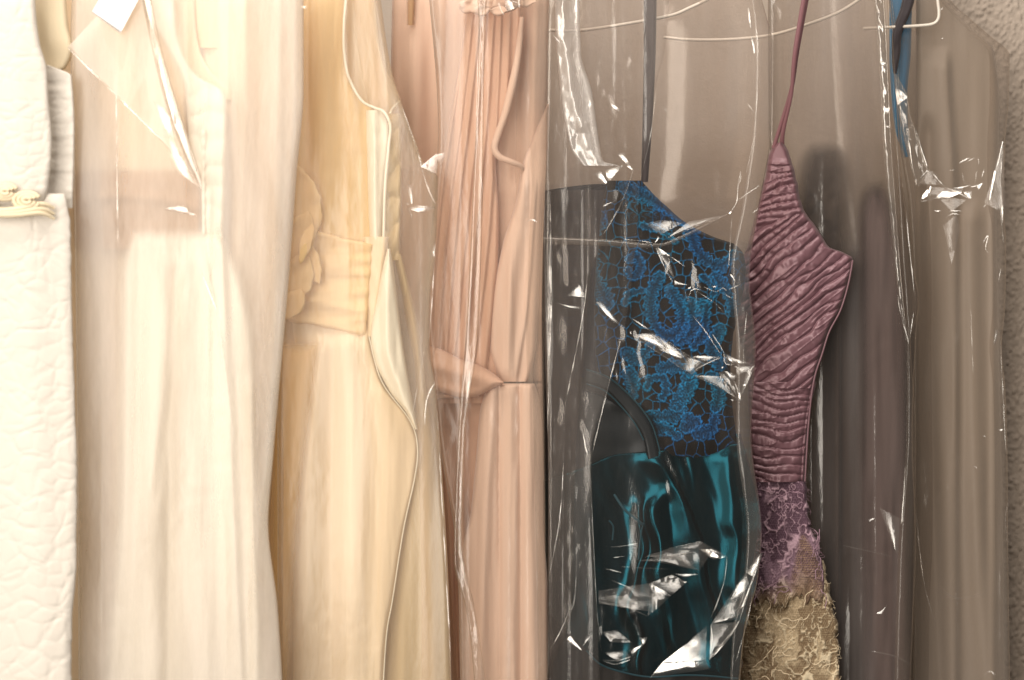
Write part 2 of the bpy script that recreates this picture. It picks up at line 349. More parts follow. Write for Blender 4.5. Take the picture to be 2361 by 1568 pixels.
F = dict(
    clear=film('clear_film', .07, .1, .05, patch=.6),
    veil=film('cloudy_film', .045, .16, .095, (.66, .61, .58), patch=.9), sheen=film('creased_glint_film', .13, .16, .08, (.7, .66, .62), patch=.7, bump=.25, attr=2),
    veil2=film('greyish_film', .05, .12, .20, (.62, .56, .50), patch=.4),
    warm=film('warm_haze_film', .05, .3, .34, (.97, .90, .82), (.99, .975, .955), patch=.5),  # pale milk puts the hazy glow of the left side into the film
    warm2=film('pink_cloudy_film', .05, .24, .18, (.93, .80, .66), (.985, .955, .92), patch=.5),
    smoke=film('brownish_film', .04, .2, .10, (.50, .43, .37), (.90, .86, .82), patch=.5),
    glint=film('gathered_glint_film', .20, .14, .08, (.8, .76, .7), patch=.6, bump=.3, attr=2),
    foil=film('tight_glint_film', .40, .13, .05, (.85, .83, .80), (.92, .92, .92), patch=.5, bump=.22, attr=2),  # reflectance raised so the added slivers show as highlights
)

# ------------------------------------------------------------------ things
def root(name, x, y, Y, label, cat, group=None):
    o = bpy.data.objects.new(name, None); COL.objects.link(o); o.empty_display_size = .05
    o.location = world(np.float64(x), np.float64(y), np.float64(Y)); bpy.context.view_layer.update()
    o['label'] = label; o['category'] = cat
    if group: o['group'] = group
    return o
GB, GD, GH = 'clear garment bags', 'dresses on the rail', 'white wire hangers'
T, BT = -60, 1640     # just above and below the frame

# wall
def stucco():
    X, Z = np.meshgrid(np.r_[np.linspace(-1.6, -.05, 30), np.linspace(-.045, .56, 200), np.linspace(.562, .78, 170), np.linspace(.79, 1.6, 40)], np.linspace(.5, 2.1, 760))
    b = np.maximum(0, fbm(X * 230, Z * 230, 3, 2) + .2) ** 1.1 * .0018 + fbm(X * 260, Z * 260, 9, 2) * .0006
    b = b * (.12 + .88 * sstep(.55, .61, X)) + vn(X * 7, Z * 7, 5) * .002
    return mesh_np('wall', np.stack([X, .36 - b, Z], -1), gridF(X.shape[0], X.shape[1]), wallm)
k = NT('stucco_paint')
n = k.n('ShaderNodeTexNoise', {'Vector': k.mapped((420, 420, 420)), 'Scale': 1.0, 'Detail': 4.0})
n2 = k.n('ShaderNodeTexNoise', {'Vector': k.mapped((12, 12, 12)), 'Scale': 1.0, 'Detail': 5.0})
c = k.n('ShaderNodeMixRGB', {0: n2.outputs[0], 1: (*srgb(160, 147, 134), 1), 2: (*srgb(180, 166, 152), 1)}).outputs[0]
bb = k.n('ShaderNodeBump', {'Height': n.outputs[0], 'Strength': .5, 'Distance': .001}).outputs[0]
p = k.n('ShaderNodeBsdfPrincipled', {'Base Color': c, 'Roughness': .85, 'Specular IOR Level': .25, 'Normal': bb})
k.t.links.new(p.outputs[0], k.out.inputs[0]); wallm = k.m
wl = stucco(); wl['kind'] = 'structure'

# ---- 1 ivory dress, far left, no bag
Y1 = -.26
d1 = root('ivory_dress', 80, 800, Y1, 'ivory quilted dress with a braided flower trim, at the far left edge', 'dress', GD)
def quilt(X, P, s=38, amp=7, sd=5):
    wx = X + 14 * vn(X / 60, P / 60, 8); wy = P + 14 * vn(X / 60, P / 60, 18)
    f1, f2 = worley(wx / s, wy / (s * .8), sd)
    g1, g2 = worley(wx / 90 + wy / 160, wy / 90 - wx / 160, sd + 2)
    return amp * np.sqrt(sstep(0, .5, f2 - f1)) * (.65 + .35 * vn(X / 70, P / 90, 4)) + amp * .7 * sstep(0, .25, g2 - g1)
sheet('bodice', [(-60, T), (-60, 470)], [(78, T), (84, 40), (92, 100), (108, 160), (112, 230), (120, 330), (112, 430), (100, 470)], Y1, M['ivory'], d1,
      lambda X, P: quilt(X, P, 34, 1.4) + folds(X, P, [([(20, 0), (40, 440)], 14, 60)]), res=2.6, roll=(16, 5))
sheet('side_panel', [(95, 150), (90, 480)], [(112, 150), (165, 175), (172, 300), (168, 480)], Y1 + .03, M['ivory'], d1,
      lambda X, P: 1.2 * vn(X / 60, P / 13, 3) + quilt(X, P, 40, 1.5), res=3, roll=(6, 4))
sheet('armhole_lining', [(60, T), (60, 200)], [(150, T), (158, 60), (168, 110), (150, 160), (110, 170), (100, 200)], Y1 + .05, M['ivory_yellow'], d1, lambda X, P: 4 * vn(X / 40, P / 80, 3), res=5)
sheet('skirt', [(-60, 446), (-60, BT)], [(150, 446), (163, 520), (166, 700), (172, 900), (178, 1080), (176, 1300), (166, 1450), (165, BT)], Y1 + .005, M['ivory'], d1,
      lambda X, P: quilt(X, P, 46, 1.5, 15) + folds(X, P, [([(60, 480), (90, BT)], 16, 60)]), res=2.6, roll=(24, 7), jag=1, ends=(26, 0))
pp = []
for cx, cy, r0 in ((12, 442, 24), (62, 462, 26), (-30, 450, 20)):
    for rr in (1, .66, .33):
        pp.append(([(cx + r0 * rr * math.cos(a) * 1.15, cy + r0 * .72 * rr * math.sin(a), Y1 - .014 - .004 * (1 - rr)) for a in np.linspace(.3 * rr, 5.9, 12)], 4.6, 30))
for dy in (0, 7, 13):
    pp.append(([(-60, 470 + dy, Y1 - .012), (-10, 484 + dy * .8, Y1 - .014), (40, 482 + dy, Y1 - .016), (95, 470 + dy * 1.6, Y1 - .012), (125, 480 + dy * 1.9, Y1 - .004)], [4, 6, 6, 6, 3], 40))
tubes_mesh('braid_trim', pp, M['ivory_yellow'], d1, 8)

# ---- 2 cream dress in bag
Y2 = -.17
d2 = root('cream_dress', 400, 800, Y2, 'cream long dress with a taupe waist band under a white card tag', 'dress', GD)
sheet('lining', [(140, T), (140, BT)], [(420, T), (440, 400), (480, 800), (480, BT)], Y2 + .03, M['tan'], d2,
      lambda X, P: folds(X, P, [([(230, 0), (240, BT)], 20, 30), ([(300, 0), (330, BT)], 12, 26), ([(190, 300), (200, BT)], 10, 12)]), res=6)
sheet('waist_band', [(165, 385), (162, 470), (166, 560), (170, 575)], [(470, 362), (474, 450), (468, 548), (462, 575)], Y2 + .008, M['taupe'], d2,
      lambda X, P: 8 * np.exp(-((P - 462 - 12 * np.sin(X / 60)) / 16) ** 2) + 4 * vn(X / 80, P / 30, 6), res=4, fade=22)
sheet('bodice', [(300, T), (330, 20), (395, 130), (425, 200), (440, 350), (468, 430), (470, 560)], [(398, T), (404, 60), (418, 118), (455, 175), (515, 212), (522, 240), (520, 400), (514, 548), (512, 560)], Y2 - .002, M['cream'], d2,
      lambda X, P: 5 * np.abs(np.sin(P / 17 + .8 * vn(X / 40, P / 60, 2))) * sstep(150, 260, P) + 4 * vn(X / 25, P / 60, 1), res=3, roll=(10, 14))
sheet('back_panel', [(392, T), (400, 60), (420, 150), (470, 230)], [(448, T), (452, 60), (462, 118), (490, 168), (534, 214), (536, 230)], Y2 + .035, M['ivory_yellow'], d2, None, res=5, roll=(8, 10))
sheet('side_seam', [(462, 300), (466, 540)], [(476, 300), (474, 545)], Y2 - .007, M['cream'], d2, lambda X, P: 1.5 * np.sin(P / 4), res=2.5, roll=(5, 6))
sheet('skirt', [(300, 520), (262, 640), (258, 900), (250, 1200), (215, BT)], [(512, 520), (560, 620), (596, 780), (606, 1000), (618, 1300), (640, BT)], Y2, M['cream_s'], d2,
      lambda X, P: folds(X, P, [([(370, 560), (360, 900), (340, BT)], 26, 36), ([(300, 560), (290, 1100), (255, BT)], 14, 16), ([(430, 600), (440, 1000), (470, BT)], 22, 44), ([(510, 560), (530, 1000), (560, BT)], 20, 26, 'r'),
        ([(405, 640), (392, 1000), (385, BT)], -12, 14), ([(468, 560), (505, 760), (540, 1000)], 8, 8, 'c'), ([(580, 900), (590, BT)], 14, 14), ([(360, 1150), (380, 1000), (420, 800)][::-1], -7, 12)]) + 3 * vn(X / 30, P / 400, 4), res=3.5, roll=(30, 50), fade=38)
b2 = root('garment_bag', 440, 300, Y2 - .05, 'clear bag with a bright white diagonal crease and a square card, over the cream dress', 'garment bag', GB)
def filmh(s, a=10, b=4, c=2, sx=80, sy=520):
    a, b, c = a * .42, b * .32, c * .45; sy *= 1.5
    return lambda X, P: 2.0 * a * vn(X / sx + .25 * vn(X / 200, P / 260, s), P / sy, s + 1) + b * (1 - 2 * np.abs(vn(X / (sx * .38), P / (sy * .55), s + 2))) + c * tn(X / 34, P / 70, s + 3) + c * 1.6 * tn(X / 14, P / 24, s + 5) * sstep(.2, .8, vn(X / 130, P / 160, s + 6))
sheet('front_film', [(168, T), (162, 100), (170, 400), (176, 800), (182, BT)], [(700, T), (700, 200), (684, 400), (668, 620), (652, 800), (630, 1050), (618, 1200), (640, 1400), (655, BT)], Y2 - .035, F['warm'], b2, filmh(3, 9, 3, .5, 110, 900), res=4.5, roll=(10, 10), back=.10)
sheet('folded_corner', [(155, 110), (260, 215), (375, 330), (466, 440)], [(315, T), (350, 60), (405, 230), (470, 444)], Y2 - .055, F['warm'], b2,
      lambda X, P: 5 * vn(X / 90, P / 120, 7) + 3 * tn(X / 60, P / 80, 3), res=4, roll=(5, 4), back=0, mode='arc')
sheet('creased_edge', [(318, T), (345, 90), (385, 250), (430, 370), (466, 440)], [(338, T), (368, 90), (412, 250), (452, 370), (470, 444)], Y2 - .062, F['glint'], b2,
      lambda X, P: 3 * vn(X / 12, P / 60, 7), res=3, roll=(9, 9), back=.004, mode='arc')
facets('crinkle_glint', [([(328, T), (352, 60), (372, 150), (345, 60)], Y2 - .065, .95, .3), ([(350, 230), (385, 250), (408, 330), (385, 320)], Y2 - .064, .9, .4),
      ([(375, 310), (412, 320), (466, 438), (395, 385)], Y2 - .064, 1.0, .8),
      ([(378, 484), (400, 474), (428, 474), (455, 498)], Y2 - .06, .9, .8), ([(378, 484), (410, 488), (440, 497), (455, 498)], Y2 - .06, 1.0, .5)]
      + streak([(158, 112), (260, 212), (375, 325)], 5, Y2 - .062, .95, .3) + streak([(268, 150), (270, 400), (273, 620)], 2.2, Y2 - .045, .8)
      + streak([(462, 620), (490, 690), (516, 760)], 2.5, Y2 - .045, .7) + streak([(695, 14), (704, 18), (706, 12)], 5, Y2 - .05, 1.0), F['glint'], b2)
tg = sheet('price_tag', [(212, 28), (278, 76)], [(236, -14), (330, -22)], Y2 - .068, M['paper'], None, None, res=8, roll=(1, .5), back=.0008, mode='lin')
tg['label'] = 'blank white square card pinned at the top of the cream dress bag'; tg['category'] = 'tag'
pb = root('peach_dress', 590, 800, -.12, 'peach chiffon dress seen blurred between the cream dress and the pale gold one', 'dress', GD)
sheet('skirt', [(452, T), (458, 150), (520, 300), (520, BT)], [(696, T), (694, 200), (680, 400), (664, 620), (648, 800), (626, 1050), (614, 1200), (634, 1400), (648, BT)], -.125, M['peach_s'], pb,
      lambda X, P: folds(X, P, [([(560, 0), (555, BT)], 18, 26), ([(640, 0), (625, BT)], 24, 22), ([(600, 0), (595, BT)], -8, 10), ([(680, 0), (670, BT)], 12, 12), ([(510, 0), (530, 600)], 12, 20)]), res=5, roll=(20, 26), fade=22)
sheet('neck_lining', [(440, T), (446, 60), (456, 110)], [(520, T), (520, 60), (516, 110)], -.13, M['tan'], pb, None, res=5)

# ---- 3 pale gold satin dress
Y3 = -.06
d3 = root('gold_dress', 790, 800, Y3, 'pale gold organza and satin dress with wide sash, rosette and an open flounce edge', 'dress', GD)
sheet('bodice', [(660, T), (660, 590)], [(802, T), (794, 40), (793, 110), (800, 170), (828, 226), (858, 250), (858, 400), (858, 590)], Y3, M['gold'], d3,
      lambda X, P: folds(X, P, [([(740, 0), (750, 560)], 14, 30), ([(810, 200), (815, 560)], 8, 16), ([(700, 0), (710, 560)], -8, 14)]) + 3 * vn(X / 40, P / 300, 2), res=4, roll=(6, 8))
sheet('back_panel', [(790, T), (790, 270)], [(866, T), (874, 80), (890, 160), (922, 232), (905, 258), (880, 270)], Y3 + .03, M['satin2'], d3,
      lambda X, P: folds(X, P, [([(868, 0), (895, 240)], 16, 14)]) + 2 * vn(X / 20, P / 200, 3), res=4, roll=(8, 12))
tubes_mesh('piping', [([(803, T, Y3 - .004), (794, 40, Y3 - .005), (793, 110, Y3 - .006), (803, 175, Y3 - .006), (832, 230, Y3 - .007), (862, 248, Y3 - .008), (885, 258, Y3 - .008), (900, 290, Y3 - .008), (896, 340, Y3 - .008), (888, 430, Y3 - .008), (884, 555, Y3 - .006)], 3.2, 120),
      ([(900, 262, Y3 - .004), (905, 250, Y3), (922, 234, Y3 + .01)], 3, 14)], M['satin'], d3, 8)
sheet('front_strip', [(842, 246), (846, 400), (852, 560)], [(880, 254), (898, 300), (888, 420), (880, 560)], Y3 - .004, M['satin'], d3,
      lambda X, P: folds(X, P, [([(862, 250), (866, 560)], 14, 12)]), res=3, roll=(10, 14))
sheet('ruched_side', [(892, 262), (890, 330), (884, 430), (878, 600)], [(922, 236), (926, 400), (922, 600)], Y3 + .012, M['olive'], d3,
      lambda X, P: 8 * np.abs(np.sin((P + X * .8) / 22 + vn(X / 20, P / 60, 3))), res=3, roll=(8, 12))
sheet('sash', [(688, 532), (720, 528), (790, 548), (862, 562)], [(655, 742), (720, 750), (790, 765), (842, 777)], Y3 - .016, M['gold'], d3,
      lambda X, P: 6 * vn(X / 150, P / 34, 3) + 3 * vn(X / 60, P / 15, 8) + 6 * np.exp(-((P - 690 - (X - 660) * .15) / 12) ** 2), res=3, roll=(8, 12), mode='arc', ends=(10, 10), back=.01, jag=1.5)
sheet('sash_back', [(836, 546), (846, 776)], [(896, 546), (868, 776)], Y3 - .012, M['satin2'], d3, lambda X, P: 3 * vn(X / 30, P / 60, 2), res=4)
for q, (cx, cy, w, hh, a) in enumerate([(700, 470, 42, 95, -.2), (684, 560, 40, 80, .35), (716, 600, 22, 62, -.35), (690, 640, 34, 66, .2), (676, 700, 28, 40, .5), (706, 560, 16, 50, .3)]):
    ca, sa = math.cos(a), math.sin(a); tt = np.linspace(0, 1, 12)
    L = [(cx + (-w * math.sin(math.pi * t) ** .8) * ca - (t * 2 - 1) * hh * sa, cy + (-w * math.sin(math.pi * t) ** .8) * sa + (t * 2 - 1) * hh * ca) for t in tt]
    R = [(cx + (w * math.sin(math.pi * t) ** .8) * ca - (t * 2 - 1) * hh * sa, cy + (w * math.sin(math.pi * t) ** .8) * sa + (t * 2 - 1) * hh * ca) for t in tt]
    sheet('petal', L, R, Y3 - .02 - .004 * q, M['gold'], d3, (lambda q: lambda X, P: 2.5 * vn(X / 26, P / 30, 20 + q))(q), res=3.5, roll=(16, 3), back=.006, mode='arc', jag=2)
sheet('skirt', [(652, 725), (640, 900), (625, 1100), (610, 1300), (630, BT)], [(846, 725), (852, 775), (880, 880), (945, 970), (962, 1030), (956, 1100), (930, 1220), (905, 1380), (890, 1470), (880, BT)], Y3 - .008, M['satin2'], d3,
      lambda X, P: folds(X, P, [([(740, 800), (715, 1100), (700, BT)], 22, 34), ([(800, 790), (815, 1100), (810, BT)], 26, 40), ([(690, 800), (655, 1100), (655, BT)], -14, 26), ([(880, 900), (905, 1050), (860, BT)], 10, 24), ([(765, 800), (765, BT)], -9, 16)]) + 2.5 * vn(X / 26, P / 500, 4), res=3.5, roll=(10, 14))
sheet('gold_underskirt', [(630, 780), (618, 1000), (612, BT)], [(748, 780), (728, 950), (700, 1200), (672, BT)], Y3 - .026, M['gold_s'], d3, lambda X, P: 6 * vn(X / 40, P / 500, 1), res=5, roll=(26, 26), fade=40)
sheet('flounce', [(893, 574), (882, 620), (869, 690), (854, 771), (866, 835), (899, 903), (939, 955), (958, 992)], [(899, 572), (908, 620), (917, 700), (931, 810), (947, 905), (963, 990)], Y3 - .02, M['satin'], d3,
      lambda X, P: folds(X, P, [([(897, 575), (893, 700), (895, 800), (925, 900), (960, 988)], 16, 16)]), res=2.8, roll=(10, 16), back=.012)
pts = [(850, 775), (880, 880), (945, 970), (962, 1030), (956, 1100), (930, 1220), (905, 1380), (890, 1470), (880, BT)]
tubes_mesh('stitched_edge', [([(x + .5, y, Y3 - .010) for x, y in pts], 1.5, 200)], M['satin'], d3, 7)
sheet('side_drape', [(905, 574), (930, 700), (960, 900), (950, 1100), (900, 1400), (880, BT)], [(925, 585), (965, 760), (985, 920), (1010, 1100), (1030, 1350), (1042, BT)], Y3 + .012, M['olive'], d3,
      lambda X, P: folds(X, P, [([(945, 600), (985, 1100), (1000, BT)], 14, 20), ([(960, 1100), (930, BT)], 12, 26)]) + 3 * vn(X / 22, P / 300, 6), res=4, roll=(10, 16))
b3 = root('garment_bag', 960, 500, Y3 - .05, 'clear bag with a torn pointed corner and small crinkles, over the pale gold dress', 'garment bag', GB)
R3 = [(870, T), (900, 150), (925, 235), (960, 330), (975, 372), (1010, 410), (1009, 478), (1004, 590), (992, 700), (990, 800), (1004, 890), (1020, 1100), (1034, 1350), (1042, BT)]
sheet('front_film', [(640, T), (640, BT)], R3, Y3 - .04, F['warm2'], b3, filmh(21, 8, 2.5, .5, 120, 700), res=4.5, roll=(9, 9), back=.09)
facets('crinkle_glint', [([(970, 384), (1003, 356), (1031, 351), (1008, 402)], Y3 - .05, .45, .8), ([(1000, 372), (1010, 358), (1003, 375)], Y3 - .053, 1, .2),
      ([(938, 430), (951, 425), (954, 470), (945, 470)], Y3 - .05, .7, .6), ([(943, 482), (956, 474), (1009, 477), (975, 492)], Y3 - .049, .5, .6), ([(938, 467), (944, 470), (940, 474)], Y3 - .052, 1, .3), ([(943, 480), (952, 501), (950, 503)], Y3 - .05, .9, .3),
      ([(992, 590), (1003, 560), (1004, 592)], Y3 - .05, .8, .3)]
      + streak([(925, 240), (960, 340), (984, 425), (1006, 475)], 3, Y3 - .047, .8) + streak([(1002, 590), (996, 700), (989, 780)], 3, Y3 - .047, .9)
      + streak([(980, 800), (965, 880), (950, 960)], 2, Y3 - .047, .8) + streak([(1004, 880), (985, 920), (979, 980)], 4, Y3 - .047, .6) + streak([(1008, 950), (1022, 1200), (1036, 1460), (1040, 1560)], 2.4, Y3 - .045, .8), F['glint'], b3)

# ---- 4 blush dress
Y4 = .0
d4 = root('blush_dress', 1150, 800, Y4, 'blush pink pleated chiffon dress with a knotted belt and a shoulder rosette', 'dress', GD)
fl = []
for x0, x1, x2, a, w in [(1075, 1010, 985, 10, 10), (1092, 1032, 1002, 9, 9), (1108, 1052, 1022, 13, 10), (1122, 1076, 1040, 11, 10), (1140, 1100, 1062, 14, 10), (1156, 1128, 1085, 12, 9), (1176, 1150, 1112, 12, 12)]:
    fl.append(([(x0, 20), ((x0 + x1) / 2 + 4, 250), (x1, 520), (x2, 900)], a, w, 'r'))
sheet('pleated_drape', [(1082, T), (1072, 60), (1040, 250), (1012, 420), (990, 620), (975, 820), (968, 930)], [(1195, T), (1200, 60), (1188, 180), (1150, 310), (1142, 350), (1150, 500), (1150, 700), (1155, 870), (1150, 930)], Y4, M['blush'], d4,
      lambda X, P: folds(X, P, fl) + 3 * vn(X / 12, P / 300, 6) + folds(X, P, [([(1150, 480), (1142, 700), (1120, 880)], -10, 6, 'c'), ([(1098, 560), (1088, 800)], -7, 5, 'c')]), res=2.8, roll=(10, 18))
sheet('side_drape', [(1262, 240), (1236, 300), (1204, 385), (1188, 470), (1160, 560), (1135, 700), (1130, 800), (1150, 880)], [(1267, 240), (1262, 380), (1250, 470), (1243, 650), (1238, 780), (1224, 860), (1215, 884)], Y4 - .004, M['blush2'], d4,
      lambda X, P: folds(X, P, [([(1212, 420), (1175, 700), (1165, 860)], 16, 18), ([(1235, 440), (1215, 700), (1190, 870)], 8, 10, 'r')]) + 3 * vn(X / 14, P / 140, 2), res=3, roll=(12, 18))
sheet('shoulder_panel', [(1190, T), (1185, 120), (1160, 270), (1142, 350), (1142, 500), (1140, 700)], [(1268, T), (1262, 200), (1245, 400), (1230, 700)], Y4 + .02, M['blush2'], d4,
      lambda X, P: folds(X, P, [([(1235, 0), (1225, 420)], 18, 16), ([(1205, 0), (1190, 400)], -10, 12)]), res=4, roll=(10, 14))
sheet('back_drape', [(905, T), (900, 300), (930, 700), (980, 930)], [(1100, T), (1100, 300), (1080, 930)], Y4 + .05, M['blush2'], d4, lambda X, P: folds(X, P, [([(960, 0), (955, 800)], 20, 26), ([(1020, 0), (1010, 800)], 14, 16)]) + 4 * vn(X / 40, P / 200, 3), res=5, roll=(16, 20))
sheet('back_strap', [(936, T), (937, 58)], [(962, T), (956, 58)], Y4 + .03, M['taupe'], d4, None, res=5, roll=(8, 8), back=.005, fade=8)
tubes_mesh('armhole_edge', [([(1203, 40, Y4), (1192, 140, Y4 - .006), (1168, 250, Y4 - .01), (1148, 310, Y4 - .013), (1140, 342, Y4 - .015), (1152, 362, Y4 - .016), (1180, 374, Y4 - .014), (1202, 384, Y4 - .008), (1204, 400, Y4)], [5, 7, 8, 9, 9, 8, 8, 7, 4], 90)], M['blush2'], d4, 10)
sheet('skirt', [(985, 900), (985, 1000), (1012, 1200), (1030, 1400), (1045, BT)], [(1135, 900), (1120, 1000), (1110, 1200), (1100, BT)], Y4 + .01, M['blush'], d4,
      lambda X, P: folds(X, P, [([(1020, 920), (1035, 1200), (1060, BT)], 16, 14, 'r'), ([(1065, 920), (1065, 1200), (1075, BT)], 16, 12), ([(1048, 940), (1050, 1500)], -8, 6, 'c')]), res=3.5, roll=(14, 20))
sheet('peplum', [(1128, 884), (1108, 940), (1098, 1050), (1085, 1180), (1062, 1300), (1066, BT)], [(1232, 884), (1243, 920), (1250, 1000), (1252, 1200), (1262, 1350), (1262, BT)], Y4 - .012, M['blush2'], d4,
      lambda X, P: folds(X, P, [([(1140, 900), (1125, 1100), (1105, BT)], 18, 18), ([(1175, 890), (1172, 1200), (1168, BT)], 16, 22), ([(1215, 890), (1218, 1200), (1230, BT)], 14, 16), ([(1150, 900), (1152, BT)], -8, 6, 'c'), ([(1198, 890), (1202, BT)], -9, 8, 'c'), ([(1190, 1100), (1185, BT)], 5, 7)]) + 1.5 * vn(X / 9, P / 200, 3), res=3, roll=(12, 22), ends=(8, 0))
sheet('belt', [(985, 795), (1020, 806), (1060, 826), (1105, 842), (1140, 862), (1160, 880)], [(985, 905), (1015, 905), (1060, 918), (1100, 914), (1140, 895), (1162, 884)], Y4 - .028, M['blush'], d4,
      lambda X, P: 12 * np.exp(-((P - 842 - (X - 1000) * .28) / 20) ** 2) + 1.5 * vn(X / 50, P / 18, 2), res=2.6, roll=(16, 22), mode='arc', back=.012)
sheet('belt_fold', [(985, 895), (1040, 908), (1110, 912)], [(985, 922), (1040, 918), (1100, 916)], Y4 - .016, M['blush'], d4, None, res=3, roll=(10, 10), mode='arc', back=.01)
rp = [(1085, 12, 30, 20, .4), (1110, 22, 26, 14, -.3), (1135, -4, 30, 26, .2), (1165, 8, 34, 22, -.4), (1195, -6, 36, 24, .3), (1218, -2, 22, 20, .6), (1150, 24, 22, 12, .2), (1180, -20, 34, 22, 0)]
for q, (cx, cy, w, hh, a) in enumerate(rp):
    ca, sa = math.cos(a), math.sin(a); tt = np.linspace(0, 1, 10)
    fn = lambda sgn: [(cx + sgn * w * math.sin(math.pi * t) ** .6 * sa * -1 + (t * 2 - 1) * w * ca, cy + sgn * hh * math.sin(math.pi * t) ** .6 * ca + (t * 2 - 1) * w * sa * .6) for t in tt]
    sheet('rosette_petal', fn(-1), fn(1), Y4 - .02 - .003 * q, M['blush2'], d4, (lambda q: lambda X, P: 6 * vn(X / 15, P / 12, 50 + q))(q), res=2.6, roll=(8, 10), back=.006, mode='arc', jag=2)
b4 = root('garment_bag', 1150, 300, Y4 - .05, 'thin clear bag with long vertical creases, over the blush pink dress', 'garment bag', GB)
sheet('front_film', [(985, T), (1010, 300), (985, 700), (1010, 1000), (1055, 1300), (1062, BT)], [(1268, T), (1262, 300), (1250, 700), (1255, 1100), (1262, BT)], Y4 - .045, film('blush_bag_film', .04, .22, .09, (.85, .74, .66), patch=.6), b4, filmh(33, 8, 3, 1, 60, 900), res=4.5, roll=(8, 9), back=.085)
sheet('side_fold', [(1096, T), (1104, 60), (1088, 500), (1072, 800), (1056, 1000), (1048, 1200), (1046, 1290), (1078, 1420), (1100, BT)], [(1130, T), (1118, 60), (1112, 500), (1100, 800), (1072, 1000), (1066, 1240), (1075, 1310), (1098, 1420), (1130, BT)], Y4 - .052, F['clear'], b4, lambda X, P: 1.2 * vn(X / 16, P / 300, 2), res=4, roll=(4, 2), back=.004)
facets('crinkle_glint', streak([(1105, 60), (1100, 300), (1120, 500)], 1, Y4 - .055, .7) + streak([(1072, 800), (1060, 1000), (1053, 1200)], 1, Y4 - .056, .7) + streak([(1214, 510), (1226, 506), (1238, 512)], 5, Y4 - .055, 1)
      + [([(1160, -8), (1190, 2), (1200, 14), (1168, 26)], Y4 - .058, .95, 1), ([(1150, 2), (1160, 30), (1165, 40), (1148, 20)], Y4 - .058, .9, .8), ([(1190, -20), (1200, 4), (1196, 22)], Y4 - .058, .95, .7)], F['glint'], b4)

# ---- 5 blue lace dress
Y5 = .07
d5 = root('blue_dress', 1500, 800, Y5, 'blue lace bodice over a dark teal satin skirt, on a thin black strap', 'dress', GD)
motifs = [([(1592, 515), (1600, 560), (1622, 595), (1660, 612), (1690, 590)], 14), ([(1520, 640), (1500, 690), (1508, 745), (1540, 775), (1570, 760), (1572, 715), (1545, 670)], 13),
  ([(1450, 600), (1466, 590), (1478, 615), (1462, 640), (1448, 625)], 9), ([(1590, 700), (1600, 740), (1585, 775), (1560, 790)], 15), ([(1610, 720), (1628, 700), (1625, 760), (1600, 800)], 10),
  ([(1445, 815), (1470, 830), (1500, 800)], 14), ([(1492, 895), (1500, 875), (1530, 873), (1536, 900), (1528, 915)], 10), ([(1525, 850), (1560, 845), (1590, 860)], 12), ([(1560, 935), (1575, 905), (1600, 885)], 14), ([(1590, 870), (1580, 920), (1550, 960), (1500, 960)], 16),
  ([(1582, 985), (1600, 975), (1585, 965)], 14), ([(1500, 1000), (1530, 985), (1560, 1005)], 12), ([(1610, 1000), (1640, 990), (1650, 960)], 14), ([(1640, 870), (1660, 900), (1650, 940)], 13), ([(1650, 640), (1675, 670), (1690, 720)], 12), ([(1440, 430), (1520, 470), (1580, 510)], 13),
  ([(1660, 760), (1640, 800), (1660, 840)], 13), ([(1440, 700), (1450, 680), (1480, 670)], 8), ([(1450, 860), (1460, 900), (1450, 940)], 14), ([(1620, 640), (1645, 655), (1640, 690), (1610, 700)], 8), ([(1690, 800), (1700, 860)], 10), ([(1380, 500), (1360, 600), (1400, 700)], 16), ([(1300, 520), (1330, 620), (1300, 720)], 18), ([(1480, 520), (1520, 530), (1560, 560)], 8)]
MOC = {}
def lacefield(X, P):
    key = X.shape
    if key in MOC: return MOC[key]
    wx = X + 5 * vn(X / 30, P / 30, 2); wy = P + 5 * vn(X / 30, P / 30, 3)
    f1, f2 = worley(wx / 25, wy / 29, 31, .8); thr = np.clip(1 - (f2 - f1) / .085, 0, 1) ** .6
    mot = 0 * X; edge = 0 * X; stitch = 0 * X
    for pts, w in motifs:
        d, al = pd(X + 1.5 * vn(X / 6, P / 6, 4), P + 1.5 * vn(X / 6, P / 6, 5), pts)
        d = d + 1.6 * vn(X / 3.2, P / 3.2, 6) * (d > 3); w2 = w * 1.12 * (1 + .18 * np.sin(al / 2.6) + .3 * vn(al / 22, 0 * al, int(w))); ins = 1 - sstep(w2 - 1.5, w2 + .5, d)
        mot = np.maximum(mot, ins); e = np.exp(-((d - w2 + 2) / 1.8) ** 2) * (.7 + .3 * np.sin(al / 1.5)); edge = np.maximum(edge, e)
        stitch = np.maximum(stitch, ins * (.5 + .5 * np.sin(al / 1.1 + d * .4)) * sstep(2, 5, d))
    sx = (1 - sstep(455, 530, P)) * sstep(1430, 1450, X)      # dense zigzag threads near the strap
    z = np.abs(np.sin(X / 5 + 3 * vn(X / 14, P / 9, 8))) ** 6 * sx
    thr = np.maximum(thr * (1 - mot), z * .8)
    MOC[key] = (thr, mot, edge, stitch); return MOC[key]
def lacetint(X, P):
    thr, mot, edge, stitch = lacefield(X, P); hue = np.clip(.5 + .8 * vn(X / 70, P / 70, 60), 0, 1)[..., None]
    blue = np.array([.008, .11, .31]) * (1 - hue) + np.array([.003, .15, .28]) * hue
    fz = (.75 + .5 * vn(X / 2.5, P / 2.5, 71))[..., None]
    c = np.array([.010, .008, .007]) * (1 + .3 * vn(X / 40, P / 40, 9))[..., None]
    c = c * (1 - thr[..., None]) + blue * 1.25 * thr[..., None] * fz
    c = c * (1 - .85 * mot[..., None]) + blue * (.34 + .5 * stitch[..., None]) * mot[..., None] * fz
    c = c * (1 - edge[..., None]) + blue * 1.9 * edge[..., None] * fz
    return np.clip(c, 0, 1)
